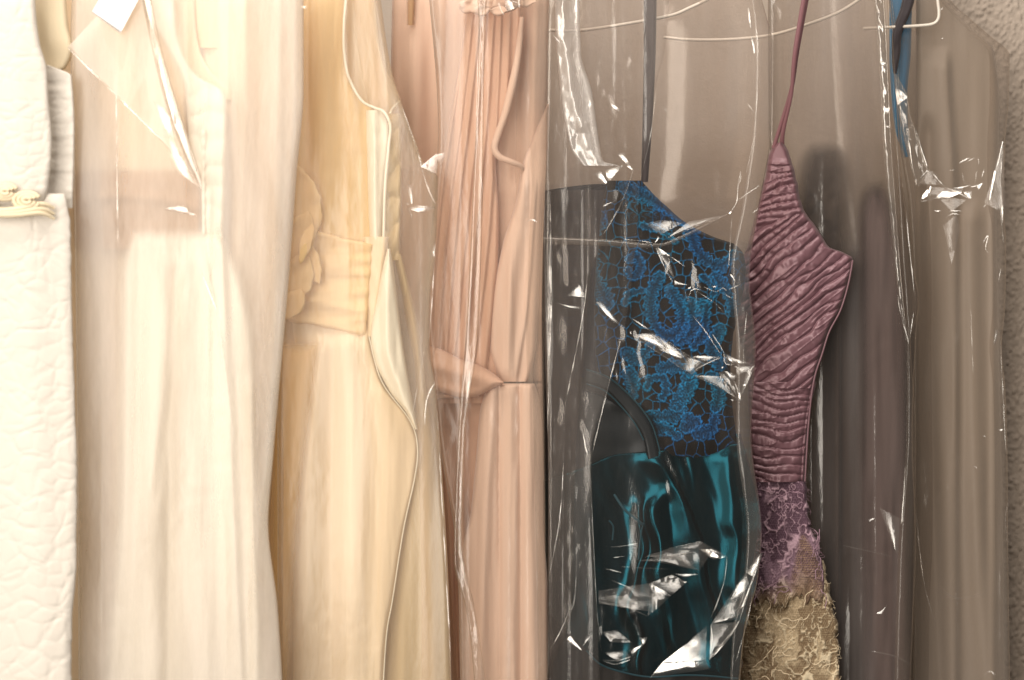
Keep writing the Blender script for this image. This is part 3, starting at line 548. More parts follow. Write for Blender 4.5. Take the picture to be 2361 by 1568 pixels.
def laceh(X, P):
    thr, mot, edge, stitch = lacefield(X, P)
    return 1.8 * thr + 1.5 * mot + 1.6 * edge + stitch + .8 * vn(X / 2.4, P / 2.4, 72) * mot + folds(X, P, [([(1560, 480), (1600, 1030)], 30, 90), ([(1690, 600), (1690, 1000)], 10, 22)])
sheet('lace_bodice', [(1400, 416), (1385, 500), (1370, 700), (1372, 800), (1380, 880), (1420, 905), (1480, 950), (1510, 990), (1522, 1046)], [(1478, 416), (1500, 440), (1570, 505), (1600, 525), (1650, 548), (1695, 564), (1716, 590), (1720, 625), (1708, 700), (1690, 780), (1684, 860), (1690, 940), (1704, 1046)], Y5, M['lace'], d5,
      laceh, res=1.7, roll=(24, 34), attrs={'tint': lacetint}, jag=.8, hem=lambda X: 8 + 9 * vn(X / 16, X * 0, 63) + 4 * vn(X / 5, X * 0, 64))
sheet('back_bodice', [(1430, 421), (1380, 423), (1300, 432), (1250, 442), (1243, 470), (1242, 700), (1228, 870), (1250, 1000), (1258, 1300), (1258, BT)], [(1480, 421), (1480, 500), (1480, 800), (1480, 1000), (1480, 1300), (1460, BT)], Y5 + .03, M['navy'], d5,
      lambda X, P: folds(X, P, [([(1300, 460), (1290, BT)], 22, 20), ([(1350, 460), (1340, BT)], 16, 14, 'r')]), res=5, roll=(14, 20))
sheet('strap', [(1484, T), (1484, 120), (1482, 250), (1478, 420)], [(1515, T), (1512, 120), (1506, 250), (1494, 424)], Y5 + .01, M['charcoal'], d5, lambda X, P: 2 * vn(X / 20, P / 50, 1), res=4, roll=(8, 10), back=.006)
sheet('lining', [(1330, 870), (1330, BT)], [(1500, 870), (1560, 980), (1700, 1040), (1745, 1200), (1700, 1380), (1712, BT)], Y5 + .02, M['black'], d5, lambda X, P: 10 * vn(X / 60, P / 200, 5), res=6)
def satinh(X, P):
    wx = X + 16 * vn(X / 60, P / 70, 31) ; wp = P + 12 * vn(X / 50, P / 60, 32)
    return folds(wx, wp, [([(1520, 1060), (1545, 1120), (1580, 1170), (1600, 1260), (1625, 1380), (1660, 1560)], 20, 30, 'r'), ([(1470, 1180), (1475, 1300), (1460, 1400), (1480, 1560)], 20, 16, 'r'), ([(1505, 1160), (1522, 1300), (1540, 1400), (1590, 1540)], 22, 24, 'g'),
      ([(1680, 1060), (1700, 1180), (1690, 1400)], 16, 26)]) + 3 * vn(wx / 70 + wp / 260, wp / 300, 4) + .6 * vn(wx / 17 - wp / 60, wp / 90, 14) 
sheet('skirt', [(1252, 1110), (1352, 1075), (1420, 1048), (1500, 1040), (1530, 1036), (1600, 1040), (1700, 1022), (1722, 1062), (1745, 1150)], [(1252, 1400), (1352, 1500), (1385, 1532), (1440, 1552), (1500, 1562), (1580, 1558), (1640, 1560), (1700, 1566), (1718, 1430), (1735, 1310), (1745, 1240)], Y5 - .005, M['teal'], d5,
      satinh, res=3, roll=(4, 1), mode='col', back=.03)
sheet('skirt_side', [(1690, 1000), (1705, 1060), (1715, 1200), (1690, 1400), (1680, 1568)], [(1708, 1000), (1735, 1100), (1752, 1190), (1746, 1240), (1716, 1400), (1704, 1568)], Y5 + .004, M['teal'], d5, lambda X, P: 8 * vn(X / 20, P / 60, 5), res=3, roll=(16, 22))
sheet('yoke_band', [(1352, 850), (1400, 868), (1445, 905), (1480, 945), (1505, 985), (1522, 1050)], [(1352, 885), (1395, 900), (1430, 935), (1462, 975), (1482, 1010), (1492, 1060)], Y5 - .012, M['tealdk'], d5, None, res=3, roll=(8, 9), mode='arc', back=.006)
sheet('pocket_panel', [(1352, 900), (1400, 915), (1440, 945), (1480, 990), (1500, 1040)], [(1352, 1080), (1380, 1078), (1420, 1062), (1460, 1052), (1500, 1046)], Y5 - .004, M['tealdk'], d5, lambda X, P: 6 * vn(X / 60, P / 40, 5), res=3.5, roll=(8, 9), mode='arc', back=.006)
sc = Y5 - .02
for tp in [([(1352, 852, sc), (1402, 870, sc), (1446, 906, sc), (1482, 946, sc), (1506, 986, sc), (1523, 1046, sc)], 1.8, 60), ([(1352, 885, sc), (1395, 902, sc), (1432, 937, sc), (1464, 977, sc), (1484, 1015, sc)], 1.8, 60),
   ([(1416, 1140, sc - .01), (1440, 1175, sc - .015), (1470, 1200, sc - .015), (1482, 1210, sc - .01)], 3.2, 30), ([(1484, 1205, sc), (1478, 1230, sc), (1472, 1290, sc)], 1.8, 30), ([(1404, 1200, sc), (1414, 1215, sc), (1412, 1245, sc)], 2.2, 20),
   ([(1352, 1500, sc), (1385, 1532, sc), (1440, 1551, sc), (1500, 1561, sc), (1580, 1557, sc), (1640, 1559, sc), (1700, 1565, sc)], 2.2, 90)]:
    tubes_mesh('seam_cord', [tp], M['cord'], d5, 7)
# bag over the blue dress
b5 = root('garment_bag', 1500, 300, Y5 - .06, 'clear bag with the brightest foil-like creases, over the blue lace dress', 'garment bag', GB)
RB5 = [(1740, T), (1765, 30), (1781, 100), (1778, 300), (1752, 470), (1728, 640), (1742, 800), (1732, 1000), (1756, 1230), (1748, 1330), (1718, 1450), (1700, BT)]
sheet('front_film', [(1258, T), (1250, 400), (1252, 900), (1262, BT)], RB5, Y5 - .05, film('lace_bag_film', .06, .14, .014, (.84, .79, .74), (.96, .93, .91), patch=.9, bump=.12, attr=1), b5, filmh(45, 5, 3, 2.2, 130, 420), attrs={'milk': lambda X, P: 1 + 7 * (1 - sstep(300, 440, P + .25 * (X - 1500))) * (.7 + .5 * vn(X / 50, P / 300, 5)) + 1.2 * sstep(.15, .7, vn(X / 40, P / 700, 6)) * (X < 1500)}, res=4, roll=(16, 16), back=.11)  # milkier at the top: pale haze put into the film colour
sheet('outer_fold', [(1262, T), (1256, 300), (1254, 700), (1264, 1100), (1262, BT)], [(1548, T), (1532, 120), (1512, 200), (1502, 300), (1476, 410), (1466, 560), (1442, 750), (1402, 900), (1362, 1060), (1368, 1200), (1376, 1400), (1388, BT)], Y5 - .072, F['veil'], b5, filmh(53, 5, 3.4, 1.6, 66, 900), res=4, roll=(9, 9), back=0)
F['brown_veil'] = film('brownish_cloudy_film', .035, .18, .055, (.46, .38, .34), patch=.8)
F['crumple'] = film('crumpled_milky_film', .16, .16, .30, (.86, .82, .78), patch=.6, bump=.4)
sheet('middle_fold', [(1250, 438), (1250, 470), (1254, 700), (1264, 1100), (1258, BT)], [(1440, 438), (1425, 480), (1390, 570), (1362, 640), (1350, 800), (1330, 1000), (1322, 1200), (1318, 1400), (1262, 1560)], Y5 - .082, F['brown_veil'], b5, filmh(57, 3, 3.6, 1.5, 40, 900), res=4, roll=(7, 8), back=0)
sheet('crumpled_strip', [(1276, T), (1280, 80), (1290, 200), (1316, 340), (1356, 395), (1385, 420)], [(1336, T), (1340, 120), (1366, 215), (1378, 300), (1392, 372), (1432, 382)], Y5 - .09, F['crumple'], b5,
      lambda X, P: 3.5 * tn(X / 26, P / 34, 5) + 1.6 * tn(X / 12, P / 14, 8) + folds(X, P, [([(1300, 0), (1310, 150), (1355, 330), (1400, 410)], 9, 14)]), res=2.6, roll=(8, 8), back=.003)
sheet('side_fold', [(1722, T), (1738, 60), (1742, 150), (1735, 300), (1712, 470), (1686, 620), (1698, 800), (1698, 1000), (1722, 1230), (1716, 1330), (1690, 1450), (1680, BT)], RB5, Y5 - .056, F['veil'], b5, filmh(49, 5, 4, 2), res=4, roll=(7, 7), back=0)
sheet('chest_fold', [(1250, 545), (1400, 552), (1510, 562), (1560, 548), (1674, 494)], [(1250, 562), (1380, 566), (1508, 570), (1570, 552), (1676, 496)], Y5 - .076, F['veil2'], b5, None, res=4, roll=(5, 6), mode='arc', back=0)
Q = lambda L: [(1438.7 + .2117 * x, 405.8 + .2117 * y) for x, y in L]
Q3 = lambda L: [(1438.7 + .2117 * x, 719.3 + .2117 * y) for x, y in L]
Q4 = lambda L: [(1291.1 + .2353 * x, 1198.9 + .2353 * y) for x, y in L]
g = Y5 - .09
sheet('bright_crease', Q3([(75, 240), (200, 262), (300, 240), (470, 360), (690, 490), (735, 675)]), Q3([(60, 205), (200, 330), (380, 440), (520, 540), (620, 600), (735, 680)]), g, F['clear'], b5, None, res=4, roll=(5, 5), mode='arc', back=0)
shine = [(Q3([(80, 245), (310, 225), (480, 400), (330, 370)]), g, .97, .5), (Q3([(310, 225), (690, 480), (620, 505), (400, 420)]), g, 1.0, .45), (Q3([(60, 200), (85, 215), (90, 250), (70, 245)]), g, 1, .5),
  (Q3([(60, 55), (150, 100), (295, 205), (200, 165)]), g, .95, .4), (Q3([(1130, 510), (1160, 490), (1225, 570), (1175, 545)]), g, 1, .8), (Q3([(1238, 512), (1255, 530), (1280, 565), (1235, 545)]), g, 1, .8),
  (Q3([(1080, 640), (1110, 640), (1240, 690), (1190, 755)]), g, .85, .8), (Q3([(1250, 880), (1272, 885), (1285, 970), (1250, 950)]), g, 1, .4), (Q3([(1155, 952), (1190, 955), (1195, 970)]), g, 1, .4), (Q3([(1300, 790), (1340, 780), (1330, 800), (1300, 802)]), g, 1, .4),
  (Q3([(1060, 598), (1082, 602), (1070, 612)]), g, 1, .3),
  (Q([(340, 765), (372, 775), (500, 870), (385, 855)]), g, 1, .6), (Q([(550, 1135), (600, 1165), (720, 1185), (555, 1188)]), g, 1, .4), (Q([(380, 652), (382, 688), (328, 738)]), g, 1, .5), (Q([(940, 1202), (1022, 1193), (985, 1218)]), g, 1, .4), (Q([(1148, 1068), (1190, 1090), (1225, 1165)]), g, 1, .4),
  (Q([(1130, 412), (1170, 382), (1155, 418)]), g, 1, .4), (Q([(690, 1225), (750, 1195), (720, 1225)]), g, .95, .4),
  ([(1724, 16), (1730, 22), (1735, 68), (1727, 60)], g, 1, .4), ([(1731, 82), (1737, 84), (1743, 122), (1738, 122)], g, .95, .4),
  ([(1422, 356), (1438, 352), (1452, 378), (1442, 378)], g, 1, .5), ([(1442, 382), (1452, 378), (1462, 394), (1450, 388)], g, 1, .3), ([(1371, 402), (1390, 392), (1402, 418), (1394, 426)], g, 1, .9), ([(1396, 392), (1437, 381), (1414, 412), (1402, 418)], g, .85, .8),
  ([(1334, 654), (1342, 668), (1352, 685), (1309, 682)], g - .01, 1, .5), ([(1276, 695), (1300, 703), (1345, 708), (1315, 718)], g - .01, 1, .9), ([(1374, 697), (1389, 695), (1432, 752), (1410, 738)], g - .01, .8, .5), ([(1271, 70), (1284, 92), (1297, 99), (1284, 96)], g - .01, .95, .4),
  ([(1408, 240), (1416, 240), (1432, 256), (1420, 254)], g - .01, .9, .4), ([(1390, 472), (1424, 462), (1400, 470), (1392, 480)], g, .8, .4),
  (Q4([(1370, 290), (1500, 285), (1635, 365), (1500, 388)]), g, .97, .9), (Q4([(1110, 525), (1240, 530), (1368, 530), (1230, 562)]), g, .97, .5), (Q4([(1190, 600), (1250, 610), (1220, 618)]), g, 1, .5),
  (Q4([(870, 620), (940, 625), (1085, 748), (900, 705)]), g, .93, 1.4), (Q4([(790, 1162), (858, 1148), (820, 1232), (800, 1210)]), g, 1, .8), (Q4([(800, 1218), (818, 1234), (710, 1335), (690, 1280)]), g, .92, .8),
  (Q4([(60, 1180), (100, 1132), (220, 1272), (190, 1272)]), g - .01, 1, .8), (Q4([(215, 1268), (262, 1130), (318, 1140), (260, 1190)]), g - .01, .85, .8),
  (Q4([(1250, 1200), (1440, 1040), (1432, 1375), (1010, 1392)]), g, 1.0, .45), (Q4([(1010, 1392), (1432, 1375), (1468, 1466), (880, 1552)]), g, .97, .8),
  (Q4([(1820, 510), (1940, 345), (1988, 318), (1900, 560)]), g, .97, .8), (Q4([(1860, 640), (1900, 560), (1810, 830), (1770, 870)]), g, .98, .5), (Q4([(1480, 1330), (1755, 1005), (1700, 1120), (1465, 1372)]), g, .98, .4),
  (Q4([(1640, 780), (1820, 520), (1860, 640), (1700, 800)]), g, .88, .9), (Q4([(1490, 1010), (1700, 930), (1760, 960), (1600, 1005)]), g, .85, .8)]
sk = []
for L, w in [(Q3([(80, 250), (430, 480), (600, 595), (735, 675)]), 2.4), (Q3([(735, 678), (850, 590), (1060, 497)]), 4), (Q3([(750, 488), (860, 492), (1060, 495)]), 4), (Q3([(330, 240), (500, 335), (690, 470), (880, 555)]), 2.2), (Q3([(750, 690), (1000, 800), (1235, 940)]), 2),
   (Q3([(1090, 440), (1100, 560), (1200, 575)]), 2), (Q3([(960, 240), (1050, 370), (1090, 450)]), 1.8), (Q3([(750, 40), (880, 200), (1070, 480)]), 2.4), (Q3([(1300, 560), (1310, 300), (1340, 0)]), 2), (Q3([(1425, 580), (1330, 650), (1210, 590)]), 3), (Q3([(1420, 590), (1350, 750), (1280, 900)]), 1.6), (Q3([(1200, 750), (1240, 860), (1250, 940)]), 1.6),
   (Q([(345, 780), (420, 940), (530, 1160)]), 4), (Q([(520, 888), (600, 940), (665, 985)]), 2.4), (Q([(870, 1210), (1010, 1262), (1065, 1215), (1120, 1245)]), 2.2), (Q([(800, 1260), (1000, 1390), (1100, 1510)]), 1.8), (Q([(700, 1340), (740, 1235), (820, 1238)]), 1.8), (Q([(1060, 1285), (1100, 1285), (1165, 1330)]), 1.8), (Q([(1140, 1240), (1265, 1180)]), 1.5),
   (Q([(490, 672), (800, 545), (1130, 418)]), 1.8), (Q([(1280, 0), (1262, 60), (1243, 122)]), 3), (Q([(1240, 125), (1225, 290), (1165, 380)]), 1.6), (Q([(1175, 460), (1160, 700), (1140, 1000)]), 1.5), (Q([(1480, 100), (1240, 265), (1220, 300)]), 1.4), (Q([(1400, 400), (1475, 350)]), 2), (Q([(0, 690), (170, 705), (310, 730)]), 1.2),
   ([(1513, 198), (1502, 300), (1478, 408)], 2), ([(1460, 392), (1432, 470), (1392, 540)], 3), ([(1268, 440), (1270, 700), (1262, 1000)], 3), ([(1355, 560), (1348, 700), (1300, 950)], 2.4), ([(1440, 750), (1400, 900), (1362, 1060)], 2), ([(1268, 560), (1264, 860)], 2), ([(1345, 1000), (1352, 1040), (1363, 1060)], 4),
   ([(1360, 1062), (1366, 1200), (1376, 1400), (1386, 1500)], .7), ([(1320, 1390), (1290, 1460), (1240, 1540)], 2), ([(1300, 1060), (1290, 1200), (1262, 1350)], 1.8), ([(1330, 1260), (1325, 1380), (1310, 1420)], 1.8), ([(1524, 242), (1540, 260)], 2), ([(1724, 240), (1741, 260)], 3), ([(1734, 0), (1748, 120), (1740, 300), (1720, 400)], 1.6), ([(1708, 395), (1700, 440)], 3),
   (Q4([(500, 267), (640, 252), (765, 228)]), 2.4), (Q4([(445, 480), (500, 490), (600, 515)]), 2.2), (Q4([(530, 370), (640, 352)]), 1.8), (Q4([(840, 358), (1000, 350), (1150, 340), (1320, 318)]), 3.4), (Q4([(980, 312), (1150, 262), (1380, 215)]), 2.2), (Q4([(1380, 215), (1500, 280), (1640, 362)]), 1.6), (Q4([(600, 460), (800, 470), (1060, 482)]), 1.4),
   (Q4([(380, 815), (520, 830), (690, 870), (860, 945)]), 3), (Q4([(430, 1382), (540, 1412), (690, 1370)]), 3), (Q4([(430, 1370), (560, 1380), (690, 1340)]), 1.6), (Q4([(1640, 360), (1600, 640), (1480, 960)]), 1.6), (Q4([(1480, 1020), (1490, 1200), (1465, 1370)]), 2.2), (Q4([(1890, 640), (1870, 820), (1820, 1050), (1720, 1400)]), 1.6), (Q4([(1840, 520), (1720, 700), (1660, 800)]), 2), (Q4([(510, 590), (600, 630), (700, 665)]), 1.6),
   (Q4([(1760, 990), (1620, 1200), (1470, 1365)]), 4), (Q4([(1985, 325), (1900, 560), (1800, 850), (1760, 990)]), 3), (Q4([(1000, 1400), (940, 1480), (885, 1548)]), 4)]:
    sk += streak(L, w, g - .002, .96, .35)
facets('foil_crease_glint', shine, F['foil'], b5, 12)
facets('fine_crease_glint', sk, F['glint'], b5, 4)
grey = [(Q3([(690, 490), (880, 555), (735, 675), (640, 610)]), g, .8, .5), (Q3([(760, 690), (1060, 700), (1230, 940), (1000, 800)]), g, .78, .4), (Q3([(1090, 445), (1200, 500), (1425, 580), (1100, 560)]), g, .8, .9), (Q3([(1210, 590), (1425, 585), (1330, 650), (1240, 690)]), g, .85, .8), (Q3([(1330, 655), (1420, 590), (1340, 800), (1275, 900)]), g, .85, .8),
   (Q3([(1030, 670), (1080, 640), (1190, 755), (1220, 900)]), g, .75, .6), (Q3([(880, 555), (760, 490), (1060, 495)]), g, .7, .4), (Q([(340, 780), (480, 880), (560, 1150), (470, 1010)]), g, .7, .5), (Q([(230, 520), (400, 480), (640, 510), (400, 640)]), g, .7, .4), (Q([(490, 660), (700, 500), (1130, 415), (760, 560)]), g, .72, .3),
   (Q4([(850, 350), (1380, 210), (1500, 300), (1370, 500)]), g, .84, 1.0), (Q4([(760, 400), (1150, 345), (1370, 500), (1000, 420)]), g, .82, .8), (Q4([(880, 620), (1100, 535), (1240, 610), (1080, 750)]), g, .84, 1.3), (Q4([(380, 700), (880, 622), (890, 900), (380, 820)]), g, .80, 1.8), (Q4([(890, 640), (1080, 750), (1000, 830), (860, 940)]), g, .84, 1.8),
   (Q4([(1480, 1020), (1760, 1000), (1620, 1200), (1465, 1370)]), g, .8, .6), (Q4([(1640, 780), (1860, 640), (1770, 930), (1480, 1020)]), g, .82, .9), (Q4([(420, 1100), (560, 1080), (700, 1200), (500, 1200)]), g, .7, 1), (Q4([(440, 1300), (640, 1280), (700, 1350), (560, 1390)]), g, .75, .6)]
facets('flat_crease_glint', grey, F['sheen'], b5, 14)

# ---- 6 mauve dress
Y6 = .15
d6 = root('mauve_dress', 1840, 800, Y6, 'mauve ruched satin dress with lilac and cream corded lace below, hanging by thin mauve straps', 'dress', GD)
def ruche(t, s, sd, P=23., amp=13.):
    ph = t / P + 1.3 * vn(t / 75, s / 130, sd) + .34 * vn(t / 28, s / 55, sd + 1)
    cell = np.floor(ph); fr = ph - cell
    w = .45 + .55 * h2(cell, cell * 0, sd + 3)
    br = vn(s / 17, cell * 7.3, sd + 4)
    prof = np.sin(np.pi * fr ** (.65 + .5 * h2(cell, cell * 0, sd + 7))) ** .5
    amp = amp * .95
    return amp * w * prof - 5 * np.exp(-np.minimum(fr, 1 - fr) / .045) + amp * .4 * prof * br + 1.5 * prof * vn(s / 8, t / 14, sd + 5) + 2.5 * np.exp(-(np.abs(vn(s / 70 + 3, t / 11, sd + 6)) / .12) ** 2)
def bodh(X, P):
    th = np.radians(40 + 14 * np.clip((X - 1850) / 110, -1, 1)); cx, cy = 1700, 860
    ang = np.arctan2(-(P - 1010), X - 1560)          # gathers fan out from beyond the lower left
    r = np.hypot(X - 1560, P - 1010)
    t = P * math.cos(math.radians(38)) + X * math.sin(math.radians(38)) + .00035 * (X - 1700) * (700 - P) ; s = X * math.cos(math.radians(38)) - P * math.sin(math.radians(38))
    r1 = ruche(t, s, 80, 18, 8)
    t0 = P + .16 * (X - 1800); r0 = ruche(t0, X, 84, 18, 8)
    m = sstep(-7, 7, P - (518 - (X - 1750) * .28)); m0 = sstep(360, 385, P)
    return r0 * (1 - m) * m0 + r1 * m + 18 * np.exp(-((X - 1840) / 70) ** 2)
sheet('bodice', [(1790, 328), (1776, 345), (1765, 400), (1745, 480), (1725, 560), (1700, 640), (1700, 760), (1720, 840), (1724, 895)], [(1806, 328), (1818, 350), (1828, 380), (1840, 430), (1850, 478), (1872, 510), (1895, 545), (1912, 570), (1945, 582), (1966, 597), (1966, 612), (1956, 650), (1938, 710), (1912, 760), (1896, 810), (1884, 860), (1876, 895)], Y6, M['plum'], d6,
      bodh, res=2.0, roll=(12, 20), jag=1.2)
sheet('waistband', [(1722, 872), (1728, 1000), (1736, 1112)], [(1882, 880), (1868, 950), (1860, 1020), (1855, 1116)], Y6 - .006, M['plum'], d6,
      lambda X, P: ruche(P + 5 * vn(X / 60, P / 40, 3) + (X - 1740) * .04, X, 90, 19, 8) * sstep(876, 884, P) + 10 * np.exp(-((X - 1800) / 50) ** 2) - 9 * np.exp(-np.abs(X - interp([(1874, 880), (1860, 950), (1852, 1020), (1846, 1116)], P)) / 4), res=2.0, roll=(9, 14), jag=1)
tubes_mesh('strap', [([(1872, T, Y6), (1858, 10, Y6), (1838, 120, Y6 - .004), (1826, 200, Y6), (1803, 280, Y6), (1783, 342, Y6)], 5, 60), ([(1864, T, Y6 - .01), (1848, 30, Y6 - .01), (1832, 130, Y6 - .012), (1824, 220, Y6 - .008), (1806, 300, Y6 - .004), (1803, 332, Y6)], [6, 6, 6, 5, 4, 6], 60)], M['plumdk'], d6, 9, flat=.5)
tubes_mesh('side_seam', [([(1966, 600, Y6 - .004), (1956, 655, Y6 - .005), (1938, 715, Y6 - .006), (1912, 765, Y6 - .008), (1896, 815, Y6 - .008), (1876, 880, Y6 - .012), (1864, 980, Y6 - .012), (1856, 1110, Y6 - .012)], 2.2, 120)], M['plum'], d6, 6)
def cords(X, P, sd):
    wx = X + 9 * vn(X / 13, P / 17, sd) + 4 * vn(X / 5, P / 6, sd + 1); wy = P + 9 * vn(X / 14, P / 16, sd + 2)
    v = vn(wx / 17, wy / 46, sd + 3); l1 = np.exp(-(np.abs(v) / .075) ** 2); l2 = np.exp(-(np.abs(vn(wx / 13, wy / 30, sd + 4) - .35) / .09) ** 2)
    fluff = sstep(-.1, .6, vn(wx / 30, wy / 60, sd + 5))
    f1, f2 = worley(X / 5.4 + .5 * (np.floor(P / 5) % 2), P / 5.4, sd + 6, .25); net = np.clip(1 - (f2 - f1) / .28, 0, 1)
    return np.maximum(l1, l2), fluff, net
def lace2(sd, cord, body, dark, hole=None):
    def tint(X, P):
        c, fl_, net = cords(X, P, sd); c, fl_, net = c[..., None], fl_[..., None], net[..., None]
        cord_, body_, dk = np.array(cord), np.array(body), np.array(dark)
        if hole is not None:      # the two colours of thread change over gradually
            q = sstep(1325, 1405, P + 34 * vn(X / 22, P / 40, 66))[..., None]; cord_ = cord_ * (1 - q) + np.array(srgb(244, 226, 192)) * q; body_ = body_ * (1 - q) + np.array(srgb(222, 198, 164)) * q; dk = dk * (1 - q) + np.array(srgb(136, 114, 88)) * q
        m = np.clip(fl_ * .75 + net * .5, 0, 1) * (.8 + .35 * vn(X / 2.6, P / 2.6, sd + 9))[..., None]
        if hole is not None:
            hh = hole(X, P)[..., None]; bd2 = np.array(srgb(166, 138, 114)); body_ = body_ * (1 - hh) + bd2 * hh; c = c * (1 - .8 * hh); m = m * (1 - hh) + hh * np.clip(net * 1.1 + .15, 0, 1)
        b = dk * (1 - m) + body_ * m
        return np.clip(b * (1 - c) + cord_ * c, 0, 1)
    return tint
def laceh2(sd):
    def f(X, P):
        c, fl_, net = cords(X, P, sd); return 3.4 * c + 2.2 * fl_ + .8 * net + 8 * vn(X / 24, P / 140, sd + 8) + .6 * vn(X / 3, P / 3, sd + 7)
    return f
hole = lambda X, P: sstep(0, 14, X - interp([(1900, 1215), (1838, 1235), (1828, 1290), (1818, 1340), (1838, 1390), (1838, 1420)], P)) * (1 - sstep(-6, 6, X - interp([(1840, 1210), (1870, 1260), (1896, 1320), (1902, 1400)], P))) * sstep(1215, 1240, P)
sheet('lilac_lace', [(1738, 1108), (1742, 1200), (1740, 1290), (1722, 1392)], [(1856, 1108), (1864, 1160), (1866, 1200), (1884, 1250), (1896, 1300), (1902, 1350), (1896, 1396)], Y6 - .010, M['lilac'], d6, laceh2(120), res=1.7, hem=lambda X: 14 * vn(X / 13, X * 0, 61) + 6 * vn(X / 4, X * 0, 62) - 16 * np.exp(-((X - 1850) / 12) ** 2), roll=(10, 16), jag=3.5, attrs={'tint': lace2(120, srgb(212, 178, 190), srgb(166, 136, 150), srgb(98, 74, 86), hole)}, ends=(0, 8))
sheet('cream_lace', [(1742, 1290), (1722, 1380), (1712, 1480), (1706, BT)], [(1886, 1250), (1900, 1300), (1918, 1380), (1932, 1460), (1940, BT)], Y6 - .002, M['lilac'], d6, laceh2(140), res=1.7, roll=(14, 22), jag=4, attrs={'tint': lace2(140, srgb(244, 226, 192), srgb(226, 204, 168), srgb(136, 114, 88))})
rng = np.random.RandomState(4); fz = []; fzc = []
for _ in range(40):
    y = rng.uniform(1112, 1290); x = float(interp([(1856, 1108), (1864, 1160), (1866, 1200), (1884, 1250), (1896, 1300)], np.float64(y))) - rng.uniform(0, 10); a = rng.uniform(-.6, 1.2); l = rng.uniform(6, 14)
    fz.append(([(x, y, Y6 - .004), (x + l * .5 * math.cos(a) + rng.uniform(-4, 4), y + l * .5 * math.sin(a), Y6 - .006), (x + l * math.cos(a), y + l * math.sin(a) + rng.uniform(-5, 8), Y6 - .002)], .35, 8))
for _ in range(30):
    y = rng.uniform(1300, 1600); x = float(interp([(1886, 1250), (1900, 1300), (1918, 1380), (1932, 1460), (1940, BT)], np.float64(y))) - rng.uniform(0, 9); a = rng.uniform(-.8, 1.2); l = rng.uniform(5, 9)
    fzc.append(([(x, y, Y6), (x + l * .5 * math.cos(a) + rng.uniform(-4, 4), y + l * .5 * math.sin(a), Y6 - .003), (x + l * math.cos(a), y + l * math.sin(a) + rng.uniform(-5, 8), Y6)], .4, 8))
def loops(n, xr, yr, r, sd, lo, hi):
    R = np.random.RandomState(sd); out = []
    for _ in range(n):
        y = R.uniform(*yr); xl, xh = float(interp(lo, np.float64(y))) + 8, float(interp(hi, np.float64(y))) - 6; x = R.uniform(xl, xh)
        p = [(x, y, -.026 + Y6)]; ang = R.choice([1.3, -1.3, 1.7]) + R.uniform(-.4, .4)
        for q in range(R.randint(6, 13)):
            ang += R.uniform(-.9, .9); ang = ang * .93 + .07 * 1.57
            x = min(max(x + 7 * math.cos(ang), xl - 4), xh + 4); y += 7 * math.sin(ang); p.append((x, y, Y6 - .026 + R.uniform(-.003, .003)))
        out.append((p, r, len(p) * 4))
    return out
o = tubes_mesh('lilac_cording', loops(10, None, (1112, 1370), 1.0, 7, [(1740, 1100), (1730, 1392)], [(1856, 1108), (1850, 1210), (1830, 1240), (1826, 1392)]), M['thread_l'], d6, 6, 'stuff')
o = tubes_mesh('lilac_fringe', fz + loops(10, None, (1220, 1370), 1.0, 9, [(1862, 1200), (1890, 1392)], [(1884, 1200), (1912, 1392)]), M['thread_l'], d6, 5, 'stuff')
o = tubes_mesh('cream_cording', fzc + loops(14, None, (1392, 1600), 1.1, 8, [(1716, 1380), (1706, 1620)], [(1916, 1370), (1940, 1620)]), M['thread_c'], d6, 6, 'stuff')

# ---- 7 dark dress in bag behind the mauve one
Y7 = .21
d7 = root('brown_dress', 1980, 800, Y7, 'dark brown tulle dress with a rounded back, seen dimly through film behind the mauve dress', 'dress', GD)
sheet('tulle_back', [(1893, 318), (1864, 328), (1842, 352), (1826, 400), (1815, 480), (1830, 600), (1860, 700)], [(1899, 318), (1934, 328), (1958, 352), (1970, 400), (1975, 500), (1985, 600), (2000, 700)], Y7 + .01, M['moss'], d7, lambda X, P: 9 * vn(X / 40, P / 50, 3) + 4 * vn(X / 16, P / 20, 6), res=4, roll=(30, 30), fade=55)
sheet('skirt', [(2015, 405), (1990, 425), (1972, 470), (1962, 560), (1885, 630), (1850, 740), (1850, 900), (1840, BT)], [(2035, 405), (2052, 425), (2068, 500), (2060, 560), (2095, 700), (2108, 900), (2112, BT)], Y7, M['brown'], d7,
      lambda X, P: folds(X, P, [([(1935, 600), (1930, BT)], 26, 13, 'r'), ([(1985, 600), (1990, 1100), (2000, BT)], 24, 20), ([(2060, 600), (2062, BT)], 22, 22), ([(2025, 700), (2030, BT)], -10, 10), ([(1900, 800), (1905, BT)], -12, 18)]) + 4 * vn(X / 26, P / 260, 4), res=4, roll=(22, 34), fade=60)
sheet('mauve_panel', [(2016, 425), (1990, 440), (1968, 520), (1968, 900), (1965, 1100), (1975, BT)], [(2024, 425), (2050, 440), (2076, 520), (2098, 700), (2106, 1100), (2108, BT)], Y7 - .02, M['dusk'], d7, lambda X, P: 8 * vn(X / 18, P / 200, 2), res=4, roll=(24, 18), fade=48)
b7 = root('garment_bag', 2000, 300, Y7 - .05, 'clear bag with a long crinkled seam edge, hanging behind the mauve dress', 'garment bag', GB)
